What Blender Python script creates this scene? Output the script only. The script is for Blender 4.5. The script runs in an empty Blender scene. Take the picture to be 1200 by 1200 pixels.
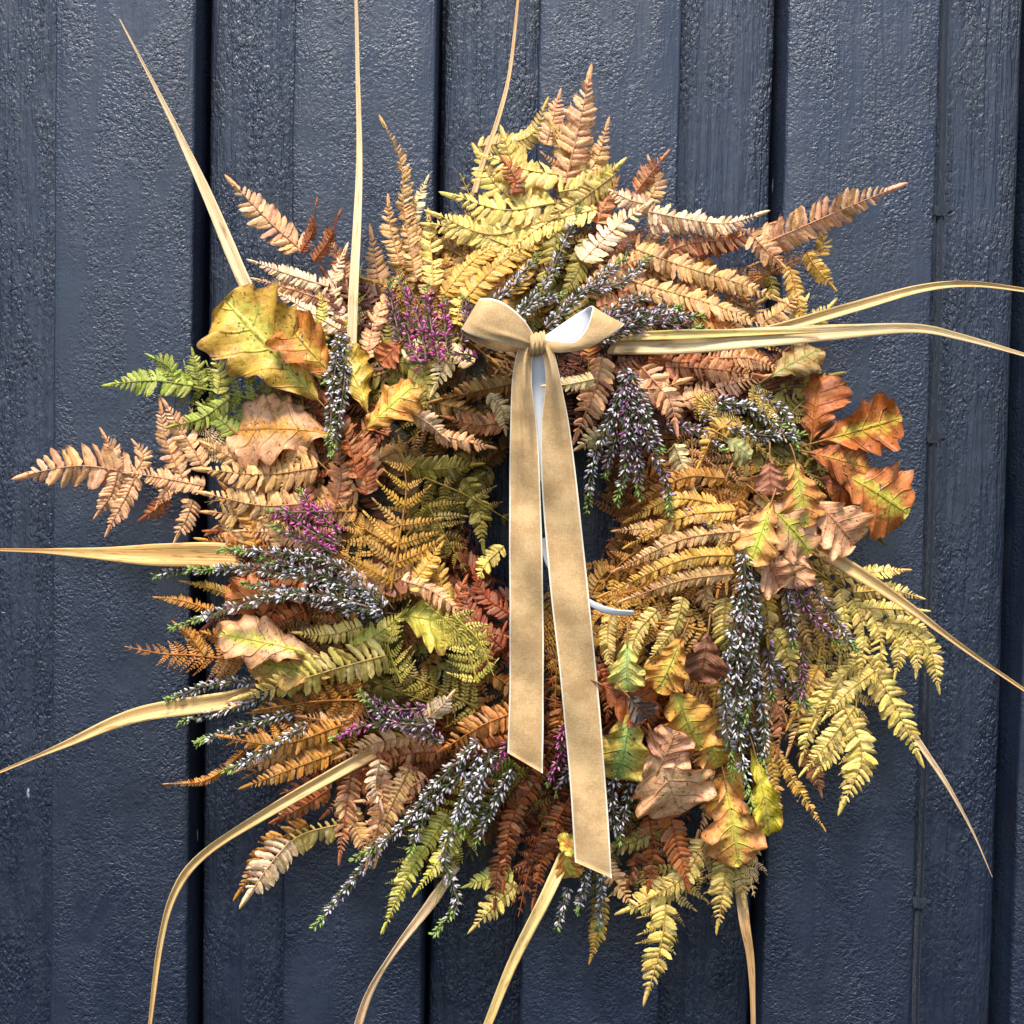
import bpy, math, random
import numpy as np
from mathutils import Vector, Matrix
random.seed(7); rng = np.random.default_rng(7)
scene = bpy.context.scene
COL = scene.collection

# ------------------------------------------------------------------ camera
PX = 0.0007                      # one picture pixel (of 1200) on the wall front, in metres
H0 = 1.5                         # height of the picture's middle above the ground
DIST = 0.95
TH = math.radians(1.95); RO = math.radians(1.05)
TANH = 600*PX/DIST
fwd = np.array([0, math.cos(TH), -math.sin(TH)])
u0 = np.array([0, math.sin(TH), math.cos(TH)]); r0 = np.array([1., 0, 0])
up = u0*math.cos(RO) - r0*math.sin(RO); rt = r0*math.cos(RO) + u0*math.sin(RO)
CAM = np.array([0, 0, H0]) - fwd*DIST
cd = bpy.data.cameras.new('camera'); cam = bpy.data.objects.new('camera', cd); COL.objects.link(cam)
cam.matrix_world = Matrix(((rt[0], up[0], -fwd[0], CAM[0]), (rt[1], up[1], -fwd[1], CAM[1]),
                           (rt[2], up[2], -fwd[2], CAM[2]), (0, 0, 0, 1)))
cd.sensor_width = 36; cd.lens = 18/TANH; cd.clip_start = 0.02; cd.clip_end = 200
scene.camera = cam

# ------------------------------------------------------------------ light
SUN_EL, SUN_AZ = math.radians(63), math.radians(-14)   # azimuth measured from straight behind the camera, towards its left
sky_w = bpy.data.worlds.new('World'); scene.world = sky_w; sky_w.use_nodes = True
nt = sky_w.node_tree; bg = nt.nodes['Background']
sk = nt.nodes.new('ShaderNodeTexSky'); sk.sky_type = 'NISHITA'; sk.sun_disc = False
sk.sun_elevation = SUN_EL; sk.air_density = 1.0; sk.dust_density = 0.8; sk.ozone_density = 1.0
sdir = Vector((math.sin(SUN_AZ)*math.cos(SUN_EL), -math.cos(SUN_AZ)*math.cos(SUN_EL), math.sin(SUN_EL)))
sk.sun_rotation = math.atan2(sdir.x, sdir.y)
nt.links.new(sk.outputs[0], bg.inputs[0]); bg.inputs[1].default_value = 0.12
sl = bpy.data.lights.new('sun', 'SUN'); sl.energy = 2.9; sl.angle = math.radians(16); sl.color = (1, 0.95, 0.88)
so = bpy.data.objects.new('sun', sl); COL.objects.link(so)
so.rotation_euler = sdir.to_track_quat('Z', 'Y').to_euler(); so.location = (0, -2, 4)
scene.view_settings.view_transform = 'Standard'; scene.view_settings.look = 'None'
scene.view_settings.exposure = 1.35; scene.view_settings.gamma = 1

# ------------------------------------------------------------------ helpers
def P(x, y, z=0.0):
    """point seen at photo pixel (x, y) lying z pixels in front of the boards"""
    d = fwd + rt*((x-600)/600*TANH) + up*((600-y)/600*TANH)
    t = (-z*PX - CAM[1])/d[1]
    return CAM + d*t

def lin(c):
    c = np.array(c, float)/255.0
    return np.where(c <= 0.04045, c/12.92, ((c+0.055)/1.055)**2.4)

def mesh_from(name, V, F, tint=None, smooth=True, mats=None, fmat=None, extra=None):
    V = np.asarray(V, np.float32); F = np.asarray(F, np.int32)
    me = bpy.data.meshes.new(name)
    me.vertices.add(len(V)); me.vertices.foreach_set('co', V.ravel())
    k = F.shape[1]
    me.loops.add(F.size); me.loops.foreach_set('vertex_index', F.ravel())
    me.polygons.add(len(F)); me.polygons.foreach_set('loop_start', np.arange(0, F.size, k, dtype=np.int32))
    me.polygons.foreach_set('use_smooth', np.full(len(F), smooth))
    if fmat is not None: me.polygons.foreach_set('material_index', np.asarray(fmat, np.int32))
    me.update(calc_edges=True)
    def addc(nm, arr):
        a = me.attributes.new(nm, 'FLOAT_COLOR', 'POINT')
        c = np.ones((len(V), 4), np.float32); c[:, :3] = arr; a.data.foreach_set('color', c.ravel())
    if tint is not None: addc('tint', tint)
    if extra:
        for nm, arr in extra.items(): addc(nm, arr)
    for m in (mats or []): me.materials.append(m)
    return me

def link(name, me, parent=None, loc=None):
    o = bpy.data.objects.new(name, me); COL.objects.link(o)
    if parent is not None: o.parent = parent
    if loc is not None: o.location = loc
    return o

class Bag:
    """collects quad patches into one mesh"""
    def __init__(s): s.V, s.F, s.T, s.n = [], [], [], 0
    def add(s, V, F, T):
        s.V.append(V); s.F.append(F + s.n); s.T.append(T); s.n += len(V)
    def get(s): return np.concatenate(s.V), np.concatenate(s.F), np.concatenate(s.T)

def grid_faces(nu, nv, closed=False):
    """(nv+1) rows of (nu+1) verts"""
    w = nu+1 if not closed else nu
    i = np.arange(nv)[:, None]*w; j = np.arange(nu)[None, :]
    a = (i + j); b = (i + (j+1) % w) if closed else (i + j + 1)
    return np.stack([a, b, b + w, a + w], -1).reshape(-1, 4)

def catmull(pts, m):
    p = np.asarray(pts, float)
    if len(p) == 2: return p[0] + (p[1]-p[0])*np.linspace(0, 1, m)[:, None]
    q = np.vstack([2*p[0]-p[1], p, 2*p[-1]-p[-2]])
    seg = np.r_[0, np.cumsum(np.linalg.norm(np.diff(p, axis=0), axis=1))]
    out = []
    for s in np.linspace(0, seg[-1], m):
        k = min(np.searchsorted(seg, s, 'right')-1, len(p)-2)
        t = (s-seg[k])/max(seg[k+1]-seg[k], 1e-9)
        a, b, c, d = q[k], q[k+1], q[k+2], q[k+3]
        out.append(0.5*(2*b + (c-a)*t + (2*a-5*b+4*c-d)*t*t + (3*b-a-3*c+d)*t**3))
    return np.array(out)

def nrm(v): 
    v = np.asarray(v, float); return v/np.maximum(np.linalg.norm(v, axis=-1, keepdims=True), 1e-12)

def tube(pts, rad, sides=5, tint=(1, 1, 1)):
    pts = np.asarray(pts, float); n = len(pts); T = nrm(np.gradient(pts, axis=0))
    ref = np.array([0, -1., 0.001]); A = nrm(np.cross(T, ref)); Bn = np.cross(A, T)
    r = np.broadcast_to(np.asarray(rad, float), (n,))
    a = np.linspace(0, 2*np.pi, sides, endpoint=False)
    V = pts[:, None] + r[:, None, None]*(np.cos(a)[None, :, None]*A[:, None] + np.sin(a)[None, :, None]*Bn[:, None])
    V = V.reshape(-1, 3)
    return V, grid_faces(sides, n-1, True), np.tile(np.array(tint, float), (len(V), 1))

# ------------------------------------------------------------------ materials
def new_mat(name):
    m = bpy.data.materials.new(name); m.use_nodes = True
    n = m.node_tree.nodes; l = m.node_tree.links
    return m, n, l, n['Principled BSDF']
def node(n, t, **kw):
    x = n.new(t)
    for k, v in kw.items():
        if k in x.bl_rna.properties: setattr(x, k, v)
        else: x.inputs[k].default_value = v
    return x
def mixc(n, l, mode, fac, a, b):
    x = n.new('ShaderNodeMix'); x.data_type = 'RGBA'; x.blend_type = mode
    for s, v in ((0, fac), (6, a), (7, b)):
        if isinstance(v, bpy.types.NodeSocket): l.new(v, x.inputs[s])
        elif s == 0: x.inputs[0].default_value = v
        else: x.inputs[s].default_value = (*v, 1)
    return x.outputs[2]
def ramp(n, l, src, stops):
    x = n.new('ShaderNodeValToRGB'); l.new(src, x.inputs[0]); cr = x.color_ramp
    while len(cr.elements) < len(stops): cr.elements.new(0.5)
    for e, (p, c) in zip(cr.elements, stops):
        e.position = p; e.color = (c, c, c, 1) if isinstance(c, (int, float)) else (*c, 1)
    return x.outputs[0]
def math_(n, l, op, a, b=0.0, c=0.0):
    x = n.new('ShaderNodeMath'); x.operation = op
    for i, v in enumerate((a, b, c)):
        if isinstance(v, bpy.types.NodeSocket): l.new(v, x.inputs[i])
        else: x.inputs[i].default_value = v
    return x.outputs[0]

def board_paint(name, sx, amount, coarse, gr):
    m, n, l, b = new_mat(name)
    tc = n.new('ShaderNodeTexCoord'); oi = n.new('ShaderNodeObjectInfo')
    off = n.new('ShaderNodeVectorMath'); off.operation = 'ADD'; l.new(tc.outputs['Object'], off.inputs[0])
    cx = n.new('ShaderNodeCombineXYZ'); l.new(math_(n, l, 'MULTIPLY', oi.outputs['Random'], 7.3), cx.inputs[0]); l.new(cx.outputs[0], off.inputs[1])
    mp = n.new('ShaderNodeMapping'); mp.inputs['Scale'].default_value = (sx, sx, 1.0); l.new(off.outputs[0], mp.inputs[0])
    v = mp.outputs[0]
    def noise(sc, det=3, ro=0.55, di=0.0, vec=v):
        t = n.new('ShaderNodeTexNoise'); t.inputs['Scale'].default_value = sc; t.inputs['Detail'].default_value = det
        t.inputs['Roughness'].default_value = ro; t.inputs['Distortion'].default_value = di; l.new(vec, t.inputs['Vector']); return t.outputs[0]
    worm = noise(coarse, 2, 0.45, 0.7)
    wr = ramp(n, l, worm, [(0.25, 0.0), (0.45, 0.42), (0.55, 0.85), (0.8, 1.0)])
    fine = noise(coarse*2.6, 2, 0.5, 0.6)
    mpp = n.new('ShaderNodeMapping'); mpp.inputs['Scale'].default_value = (1, 1, 0.28); l.new(off.outputs[0], mpp.inputs[0])
    patch = ramp(n, l, noise(34, 4, 0.6, 0.8, mpp.outputs[0]), [(0.38, 0.12), (0.50, 0.6), (0.66, 1.4)])
    mp2 = n.new('ShaderNodeMapping'); mp2.inputs['Scale'].default_value = (60, 60, 3.0); l.new(off.outputs[0], mp2.inputs[0])
    grain = noise(2.2, 4, 0.65, 1.2, mp2.outputs[0])
    vor = n.new('ShaderNodeTexVoronoi'); vor.inputs['Scale'].default_value = coarse*0.5; l.new(v, vor.inputs['Vector'])
    drop = ramp(n, l, vor.outputs['Distance'], [(0.0, 1.0), (0.22, 0.0)])
    h = math_(n, l, 'MULTIPLY', math_(n, l, 'ADD', wr, math_(n, l, 'MULTIPLY', fine, 0.35)), patch)
    h = math_(n, l, 'ADD', h, math_(n, l, 'MULTIPLY', grain, gr))
    h = math_(n, l, 'ADD', h, math_(n, l, 'MULTIPLY', drop, 0.25))
    h = math_(n, l, 'ADD', h, math_(n, l, 'MULTIPLY', noise(30, 2), 1.6))
    bp = n.new('ShaderNodeBump'); bp.inputs['Distance'].default_value = amount; bp.inputs['Strength'].default_value = 1.0
    l.new(h, bp.inputs['Height']); l.new(bp.outputs[0], b.inputs['Normal'])
    # dark blue-black paint, faint dust and a few bird / paint flecks
    dust = ramp(n, l, noise(9, 5, 0.7), [(0.35, 0.0), (0.75, 1.0)])
    base = mixc(n, l, 'MIX', dust, (0.0038, 0.0084, 0.0215), (0.0070, 0.0142, 0.034))
    mp3 = n.new('ShaderNodeMapping'); mp3.inputs['Scale'].default_value = (1, 1, 0.33); l.new(off.outputs[0], mp3.inputs[0])
    v2 = n.new('ShaderNodeTexVoronoi'); v2.inputs['Scale'].default_value = 62; l.new(mp3.outputs[0], v2.inputs['Vector'])
    pick = ramp(n, l, math_(n, l, 'FRACT', math_(n, l, 'MULTIPLY', v2.outputs['Color'], 1.0)), [(0.80, 0.0), (0.81, 1.0)])
    fl = math_(n, l, 'MULTIPLY', ramp(n, l, math_(n, l, 'ADD', v2.outputs['Distance'], math_(n, l, 'MULTIPLY', noise(220, 2), 0.12)), [(0.17, 1.0), (0.185, 0.0)]), pick)
    base = mixc(n, l, 'MIX', math_(n, l, 'MULTIPLY', fl, 0.75), base, (0.45, 0.46, 0.48))
    l.new(base, b.inputs['Base Color'])
    l.new(ramp(n, l, noise(24, 3), [(0.3, 0.38), (0.7, 0.54)]), b.inputs['Roughness'])
    b.inputs['Specular IOR Level'].default_value = 0.8
    return m
M_proud = board_paint('board_paint', 1.0, 0.00062, 320, 1.6)
M_recess = board_paint('rough_board_paint', 1.9, 0.00085, 190, 2.6)

def leaf_mat(name, trans=0.22, rough=0.55, scale=900):
    m, n, l, b = new_mat(name)
    tc = n.new('ShaderNodeTexCoord'); oi = n.new('ShaderNodeObjectInfo')
    geo = n.new('ShaderNodeNewGeometry')
    at = n.new('ShaderNodeAttribute'); at.attribute_name = 'tint'
    c = mixc(n, l, 'MULTIPLY', 1.0, at.outputs['Color'], oi.outputs['Color'])
    t = n.new('ShaderNodeTexNoise'); t.inputs['Scale'].default_value = scale; t.inputs['Detail'].default_value = 3; l.new(geo.outputs['Position'], t.inputs['Vector'])
    t2 = n.new('ShaderNodeTexNoise'); t2.inputs['Scale'].default_value = scale*0.16; t2.inputs['Detail'].default_value = 2; l.new(geo.outputs['Position'], t2.inputs['Vector'])
    # wear: brown freckles and paler patches
    c = mixc(n, l, 'MULTIPLY', ramp(n, l, t.outputs[0], [(0.55, 0.0), (0.70, 0.75)]), c, (0.52, 0.36, 0.25))
    c = mixc(n, l, 'MIX', ramp(n, l, t2.outputs[0], [(0.50, 0.0), (0.72, 0.35)]), c, mixc(n, l, 'MULTIPLY', 1.0, c, (1.35, 1.22, 1.0)))
    c = mixc(n, l, 'MIX', ramp(n, l, t2.outputs[0], [(0.30, 0.45), (0.46, 0.0)]), c, mixc(n, l, 'MULTIPLY', 1.0, c, (0.62, 0.45, 0.33)))
    l.new(c, b.inputs['Base Color']); b.inputs['Roughness'].default_value = rough
    b.inputs['Specular IOR Level'].default_value = 0.35
    bp = n.new('ShaderNodeBump'); bp.inputs['Distance'].default_value = 0.0006; bp.inputs['Strength'].default_value = 0.7
    l.new(t.outputs[0], bp.inputs['Height']); l.new(bp.outputs[0], b.inputs['Normal'])
    tr = n.new('ShaderNodeBsdfTranslucent'); l.new(c, tr.inputs[0]); l.new(bp.outputs[0], tr.inputs['Normal'])
    mx = n.new('ShaderNodeMixShader'); mx.inputs[0].default_value = trans
    l.new(b.outputs[0], mx.inputs[1]); l.new(tr.outputs[0], mx.inputs[2])
    l.new(mx.outputs[0], n['Material Output'].inputs[0])
    return m
M_fern = leaf_mat('dried_fern')
M_stem = leaf_mat('dried_stem', 0.0, 0.6, 600)
M_heath = leaf_mat('heather', 0.15, 0.5, 1500)

def oak_mat():
    m, n, l, b = new_mat('oak_leaf')
    geo = n.new('ShaderNodeNewGeometry')
    A = n.new('ShaderNodeAttribute'); A.attribute_name = 'margin'
    B = n.new('ShaderNodeAttribute'); B.attribute_name = 'inner'
    U = n.new('ShaderNodeAttribute'); U.attribute_name = 'uvw'
    sp = n.new('ShaderNodeSeparateXYZ'); l.new(U.outputs['Vector'], sp.inputs[0])
    uu = math_(n, l, 'ABSOLUTE', math_(n, l, 'SUBTRACT', math_(n, l, 'MULTIPLY', sp.outputs[0], 2.0), 1.0)); vv = sp.outputs[1]
    def noise(sc, det=3, di=0.0):
        t = n.new('ShaderNodeTexNoise'); t.inputs['Scale'].default_value = sc; t.inputs['Detail'].default_value = det; t.inputs['Distortion'].default_value = di
        l.new(geo.outputs['Position'], t.inputs['Vector']); return t.outputs[0]
    k = math_(n, l, 'ADD', math_(n, l, 'MULTIPLY', uu, 0.55), math_(n, l, 'MULTIPLY', noise(110, 5, 1.2), 0.9))
    f = ramp(n, l, k, [(0.50, 0.0), (0.68, 1.0)])
    c = mixc(n, l, 'MIX', f, B.outputs['Color'], A.outputs['Color'])
    c = mixc(n, l, 'MULTIPLY', ramp(n, l, noise(170, 5, 0.8), [(0.50, 0.0), (0.66, 0.6)]), c, (0.62, 0.45, 0.33))
    c = mixc(n, l, 'MIX', ramp(n, l, noise(130, 3, 1.0), [(0.52, 0.0), (0.60, 0.55)]), c, mixc(n, l, 'MULTIPLY', 1.0, c, (0.62, 0.80, 0.55)))
    rim = ramp(n, l, math_(n, l, 'ADD', uu, math_(n, l, 'MULTIPLY', noise(200, 3), 0.5)), [(1.12, 0.0), (1.28, 0.8)]) if False else ramp(n, l, math_(n, l, 'MULTIPLY', math_(n, l, 'ADD', uu, math_(n, l, 'MULTIPLY', noise(200, 3), 0.5)), 0.7), [(0.78, 0.0), (0.88, 0.8)])
    c = mixc(n, l, 'MIX', rim, c, (0.24, 0.09, 0.035))
    spots = ramp(n, l, noise(420, 2, 0.3), [(0.64, 0.0), (0.68, 0.85)])
    c = mixc(n, l, 'MIX', spots, c, (0.05, 0.018, 0.01))
    big = ramp(n, l, noise(110, 2, 0.2), [(0.70, 0.0), (0.74, 0.9)])
    c = mixc(n, l, 'MIX', big, c, (0.10, 0.035, 0.015))
    # veins: midrib and lateral veins running to the lobes
    lat = math_(n, l, 'FRACT', math_(n, l, 'MULTIPLY', math_(n, l, 'SUBTRACT', vv, math_(n, l, 'MULTIPLY', uu, 0.16)), 5.0))
    latd = math_(n, l, 'ABSOLUTE', math_(n, l, 'SUBTRACT', lat, 0.5))
    vein = math_(n, l, 'MAXIMUM', ramp(n, l, latd, [(0.0, 1.0), (0.07, 0.0)]), ramp(n, l, uu, [(0.02, 1.0), (0.07, 0.0)]))
    c = mixc(n, l, 'MIX', math_(n, l, 'MULTIPLY', vein, 0.22), c, mixc(n, l, 'MULTIPLY', 1.0, c, (0.55, 0.5, 0.45)))
    l.new(c, b.inputs['Base Color']); b.inputs['Roughness'].default_value = 0.5; b.inputs['Specular IOR Level'].default_value = 0.4
    h = math_(n, l, 'SUBTRACT', math_(n, l, 'ADD', math_(n, l, 'MULTIPLY', noise(230, 3), 0.9), math_(n, l, 'MULTIPLY', latd, 1.6)), vein)
    bp = n.new('ShaderNodeBump'); bp.inputs['Distance'].default_value = 0.0016; bp.inputs['Strength'].default_value = 0.6
    l.new(h, bp.inputs['Height']); l.new(bp.outputs[0], b.inputs['Normal'])
    tr = n.new('ShaderNodeBsdfTranslucent'); l.new(c, tr.inputs[0])
    mx = n.new('ShaderNodeMixShader'); mx.inputs[0].default_value = 0.2
    l.new(b.outputs[0], mx.inputs[1]); l.new(tr.outputs[0], mx.inputs[2]); l.new(mx.outputs[0], n['Material Output'].inputs[0])
    return m
M_oak = oak_mat()

def blade_mat():
    m, n, l, b = new_mat('dry_blade')
    U = n.new('ShaderNodeAttribute'); U.attribute_name = 'uvw'; at = n.new('ShaderNodeAttribute'); at.attribute_name = 'tint'
    mp = n.new('ShaderNodeMapping'); mp.inputs['Scale'].default_value = (16, 1.6, 3); l.new(U.outputs['Vector'], mp.inputs[0])
    t = n.new('ShaderNodeTexNoise'); t.inputs['Scale'].default_value = 2.0; t.inputs['Detail'].default_value = 4; l.new(mp.outputs[0], t.inputs['Vector'])
    mp2 = n.new('ShaderNodeMapping'); mp2.inputs['Scale'].default_value = (4, 9, 3); l.new(U.outputs['Vector'], mp2.inputs[0])
    t2 = n.new('ShaderNodeTexNoise'); t2.inputs['Scale'].default_value = 1.6; t2.inputs['Detail'].default_value = 4; l.new(mp2.outputs[0], t2.inputs['Vector'])
    c = mixc(n, l, 'MULTIPLY', ramp(n, l, t.outputs[0], [(0.42, 0.0), (0.62, 0.8)]), at.outputs['Color'], (0.72, 0.52, 0.33))
    c = mixc(n, l, 'MULTIPLY', ramp(n, l, t2.outputs[0], [(0.56, 0.0), (0.70, 0.8)]), c, (0.5, 0.32, 0.2))
    sp = n.new('ShaderNodeSeparateXYZ'); l.new(U.outputs['Vector'], sp.inputs[0])
    c = mixc(n, l, 'MULTIPLY', ramp(n, l, math_(n, l, 'ADD', math_(n, l, 'MULTIPLY', sp.outputs[1], 0.7), math_(n, l, 'MULTIPLY', t.outputs[0], 0.4)), [(0.72, 0.0), (0.95, 0.6)]), c, (0.85, 0.72, 0.62))
    l.new(c, b.inputs['Base Color']); b.inputs['Roughness'].default_value = 0.5
    bp = n.new('ShaderNodeBump'); bp.inputs['Distance'].default_value = 0.0008; bp.inputs['Strength'].default_value = 0.6
    l.new(t.outputs[0], bp.inputs['Height']); l.new(bp.outputs[0], b.inputs['Normal'])
    return m
M_blade = blade_mat()

def cloth_mat(name, col, edge, sheen, rough, weave):
    m, n, l, b = new_mat(name)
    U = n.new('ShaderNodeAttribute'); U.attribute_name = 'uvw'
    sp = n.new('ShaderNodeSeparateXYZ'); l.new(U.outputs['Vector'], sp.inputs[0])
    uu = math_(n, l, 'ABSOLUTE', math_(n, l, 'SUBTRACT', math_(n, l, 'MULTIPLY', sp.outputs[0], 2.0), 1.0))
    geo = n.new('ShaderNodeNewGeometry')
    def noise(sc, det=3, scl=(1, 1, 1)):
        mp = n.new('ShaderNodeMapping'); mp.inputs['Scale'].default_value = scl; l.new(geo.outputs['Position'], mp.inputs[0])
        t = n.new('ShaderNodeTexNoise'); t.inputs['Scale'].default_value = sc; t.inputs['Detail'].default_value = det
        l.new(mp.outputs[0], t.inputs['Vector']); return t.outputs[0]
    a = noise(60, 4); c2 = noise(1100, 3, (1, 1, 0.3)); d2 = noise(1100, 3, (0.3, 1, 1)); hz = noise(90, 2, (0.25, 1, 1))
    c = mixc(n, l, 'MULTIPLY', weave, col, (1, 1, 1))
    v = math_(n, l, 'ADD', math_(n, l, 'MULTIPLY', math_(n, l, 'ADD', math_(n, l, 'ADD', c2, d2), hz), 0.33), math_(n, l, 'MULTIPLY', a, 0.6))
    k = ramp(n, l, v, [(0.66, 1.0), (0.92, 0.0)])
    c = mixc(n, l, 'MIX', math_(n, l, 'MULTIPLY', k, weave), col, tuple(min(1, x*y) for x, y in zip(col, (0.46, 0.36, 0.25))))
    c = mixc(n, l, 'MIX', ramp(n, l, uu, [(0.90, 0.0), (0.945, 1.0)]), c, edge)
    l.new(c, b.inputs['Base Color']); b.inputs['Roughness'].default_value = rough
    b.inputs['Sheen Weight'].default_value = sheen; b.inputs['Sheen Roughness'].default_value = 0.35
    b.inputs['Sheen Tint'].default_value = (1, 0.9, 0.75, 1)
    bp = n.new('ShaderNodeBump'); bp.inputs['Distance'].default_value = 0.0004; bp.inputs['Strength'].default_value = 0.5*weave + 0.1
    l.new(math_(n, l, 'ADD', c2, d2), bp.inputs['Height']); l.new(bp.outputs[0], b.inputs['Normal'])
    return m
M_velvet = cloth_mat('tan_velvet', (0.56, 0.36, 0.16), (0.72, 0.63, 0.48), 0.35, 0.8, 0.6)
M_satin = cloth_mat('white_satin', (0.66, 0.65, 0.66), (0.70, 0.69, 0.68), 0.0, 0.4, 0.05)

# ------------------------------------------------------------------ wall of painted boards
WALL = bpy.data.objects.new('board_wall', None); COL.objects.link(WALL); WALL.location = (0, 0.06, 0.9)
WALL['label'] = 'blue-black painted timber wall of upright wide boards behind the wreath'; WALL['category'] = 'wall'
ZB, ZT = 0.85, 2.15
def board(x0, x1, yf, thick, mat, bev=0.0022, seed=0):
    """one upright board with slightly wavy, rounded arrises"""
    rr = np.random.default_rng(seed); nz = 130
    zs = np.linspace(ZB, ZT, nz)
    wob = lambda a: a*np.convolve(rr.normal(size=nz+12), np.ones(7)/7, 'valid')[:nz]
    prof = [(x0, yf+thick, 0), (x0, yf+bev*1.6, 0), (x0+bev*0.35, yf+bev*0.5, 0), (x0+bev*1.3, yf, 0)]
    xs = np.linspace(x0+bev*1.3, x1-bev*1.3, 9)[1:-1]
    prof += [(x, yf, 0) for x in xs] + [(x1-bev*1.3, yf, 0), (x1-bev*0.35, yf+bev*0.5, 0), (x1, yf+bev*1.6, 0), (x1, yf+thick, 0)]
    prof = np.array(prof); m = len(prof)
    V = np.zeros((nz, m, 3)); V[:, :, 0] = prof[None, :, 0]; V[:, :, 1] = prof[None, :, 1]; V[:, :, 2] = zs[:, None]
    V[:, :4, 0] += wob(0.0006)[:, None]; V[:, -4:, 0] += wob(0.0006)[:, None]
    V[:, 3:-3, 1] += (rr.normal(size=m-6)*0.0003)[None, :] + wob(0.0004)[:, None]
    V[:, :, 2] += 0
    V = V.reshape(-1, 3) - np.array(WALL.location)
    return mesh_from('board', V, grid_faces(m-1, nz-1), mats=[mat])
BX = lambda x, z=0: float(P(x, 600, z)[0])
TK = 42*PX
proud = [(-180, -62), (61, 224), (337, 503), (621, 786), (908, 1086), (1204, 1370)]
for i, (a, b_) in enumerate(proud):
    link('board', board(BX(a), BX(b_), 0.0, TK+0.04, M_proud, seed=i), WALL)
hollow = [(-62, 61), (224, 337), (503, 621), (786, 908), (1086, 1204)]
for i, (a, b_) in enumerate(hollow):
    gl, gr = (0.0045, -0.004) if a < 560 else (-0.004, 0.0045)      # the open joint is on the side one sees into
    link('board', board(BX(a)+gl, BX(b_)-gr, TK, 0.02, M_recess, seed=20+i), WALL)
bk = np.array([[-0.75, TK+0.06, ZB], [0.75, TK+0.06, ZB], [0.75, TK+0.06, ZT], [-0.75, TK+0.06, ZT]]) - np.array(WALL.location)
link('backing', mesh_from('backing', bk, [[0, 1, 2, 3]], mats=[M_recess]), WALL)

# thin cable clipped along the board edge
CAB = bpy.data.objects.new('cable', None); COL.objects.link(CAB)
cx = BX(1092); CAB.location = (cx, 0.001, ZB)
CAB['label'] = 'thin dark cable painted over, running down the edge of a board at right'; CAB['category'] = 'cable'
zs = np.linspace(0, ZT-ZB, 60)
pts = np.stack([0.0005*np.sin(zs*17)+0.0004*np.sin(zs*41), 0.0003*np.sin(zs*23), zs], 1)
m_c, n_c, l_c, b_c = new_mat('cable_paint'); b_c.inputs['Base Color'].default_value = (0.022, 0.028, 0.042, 1); b_c.inputs['Roughness'].default_value = 0.32
tn = n_c.new('ShaderNodeTexNoise'); tn.inputs['Scale'].default_value = 160; bb = n_c.new('ShaderNodeBump'); bb.inputs['Distance'].default_value = 0.001
l_c.new(tn.outputs[0], bb.inputs['Height']); l_c.new(bb.outputs[0], b_c.inputs['Normal'])
V, F, T = tube(pts, 0.0033, 10); link('sheath', mesh_from('sheath', V, F, mats=[m_c]), CAB)
for py in (247, 513, 1057, 60, 800):
    if py in (60, 800): continue
    z0 = float(P(1090, py)[2]) - ZB
    bag = Bag(); a = np.linspace(-0.35, math.pi+0.35, 12)
    arc = np.stack([0.0052*np.cos(a), -0.0046*np.sin(a), np.zeros(12)], 1)
    V1 = np.concatenate([arc + [0, 0, z0-0.0045], arc*[1.12, 1.12, 1] + [0, 0, z0-0.003], arc*[1.12, 1.12, 1] + [0, 0, z0+0.003], arc + [0, 0, z0+0.0045]])
    bag.add(V1, grid_faces(11, 3), np.ones((48, 3)))
    t = np.linspace(0, 1, 5); hd = np.stack([0.0068+0*t, 0.001-0.005*t, z0+0*t], 1)
    bag.add(*tube(hd, [0.0015, 0.0015, 0.0024, 0.0022, 0.0004], 8))
    V, F, T = bag.get(); link('cable_clip', mesh_from('cable_clip', V, F, mats=[m_c]), CAB)

# ------------------------------------------------------------------ wreath
WC = (640, 610)
WR = bpy.data.objects.new('wreath', None); COL.objects.link(WR)
wloc = P(WC[0], WC[1], 0); WR.location = wloc
WR['label'] = 'large round autumn wreath of dried ferns, oak leaves and heather hanging on dark boards'; WR['category'] = 'wreath'

def hgt(x, y):
    r = math.hypot(x-WC[0], y-WC[1])
    return 44 + 62*math.exp(-((r-190)/120)**2)

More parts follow.
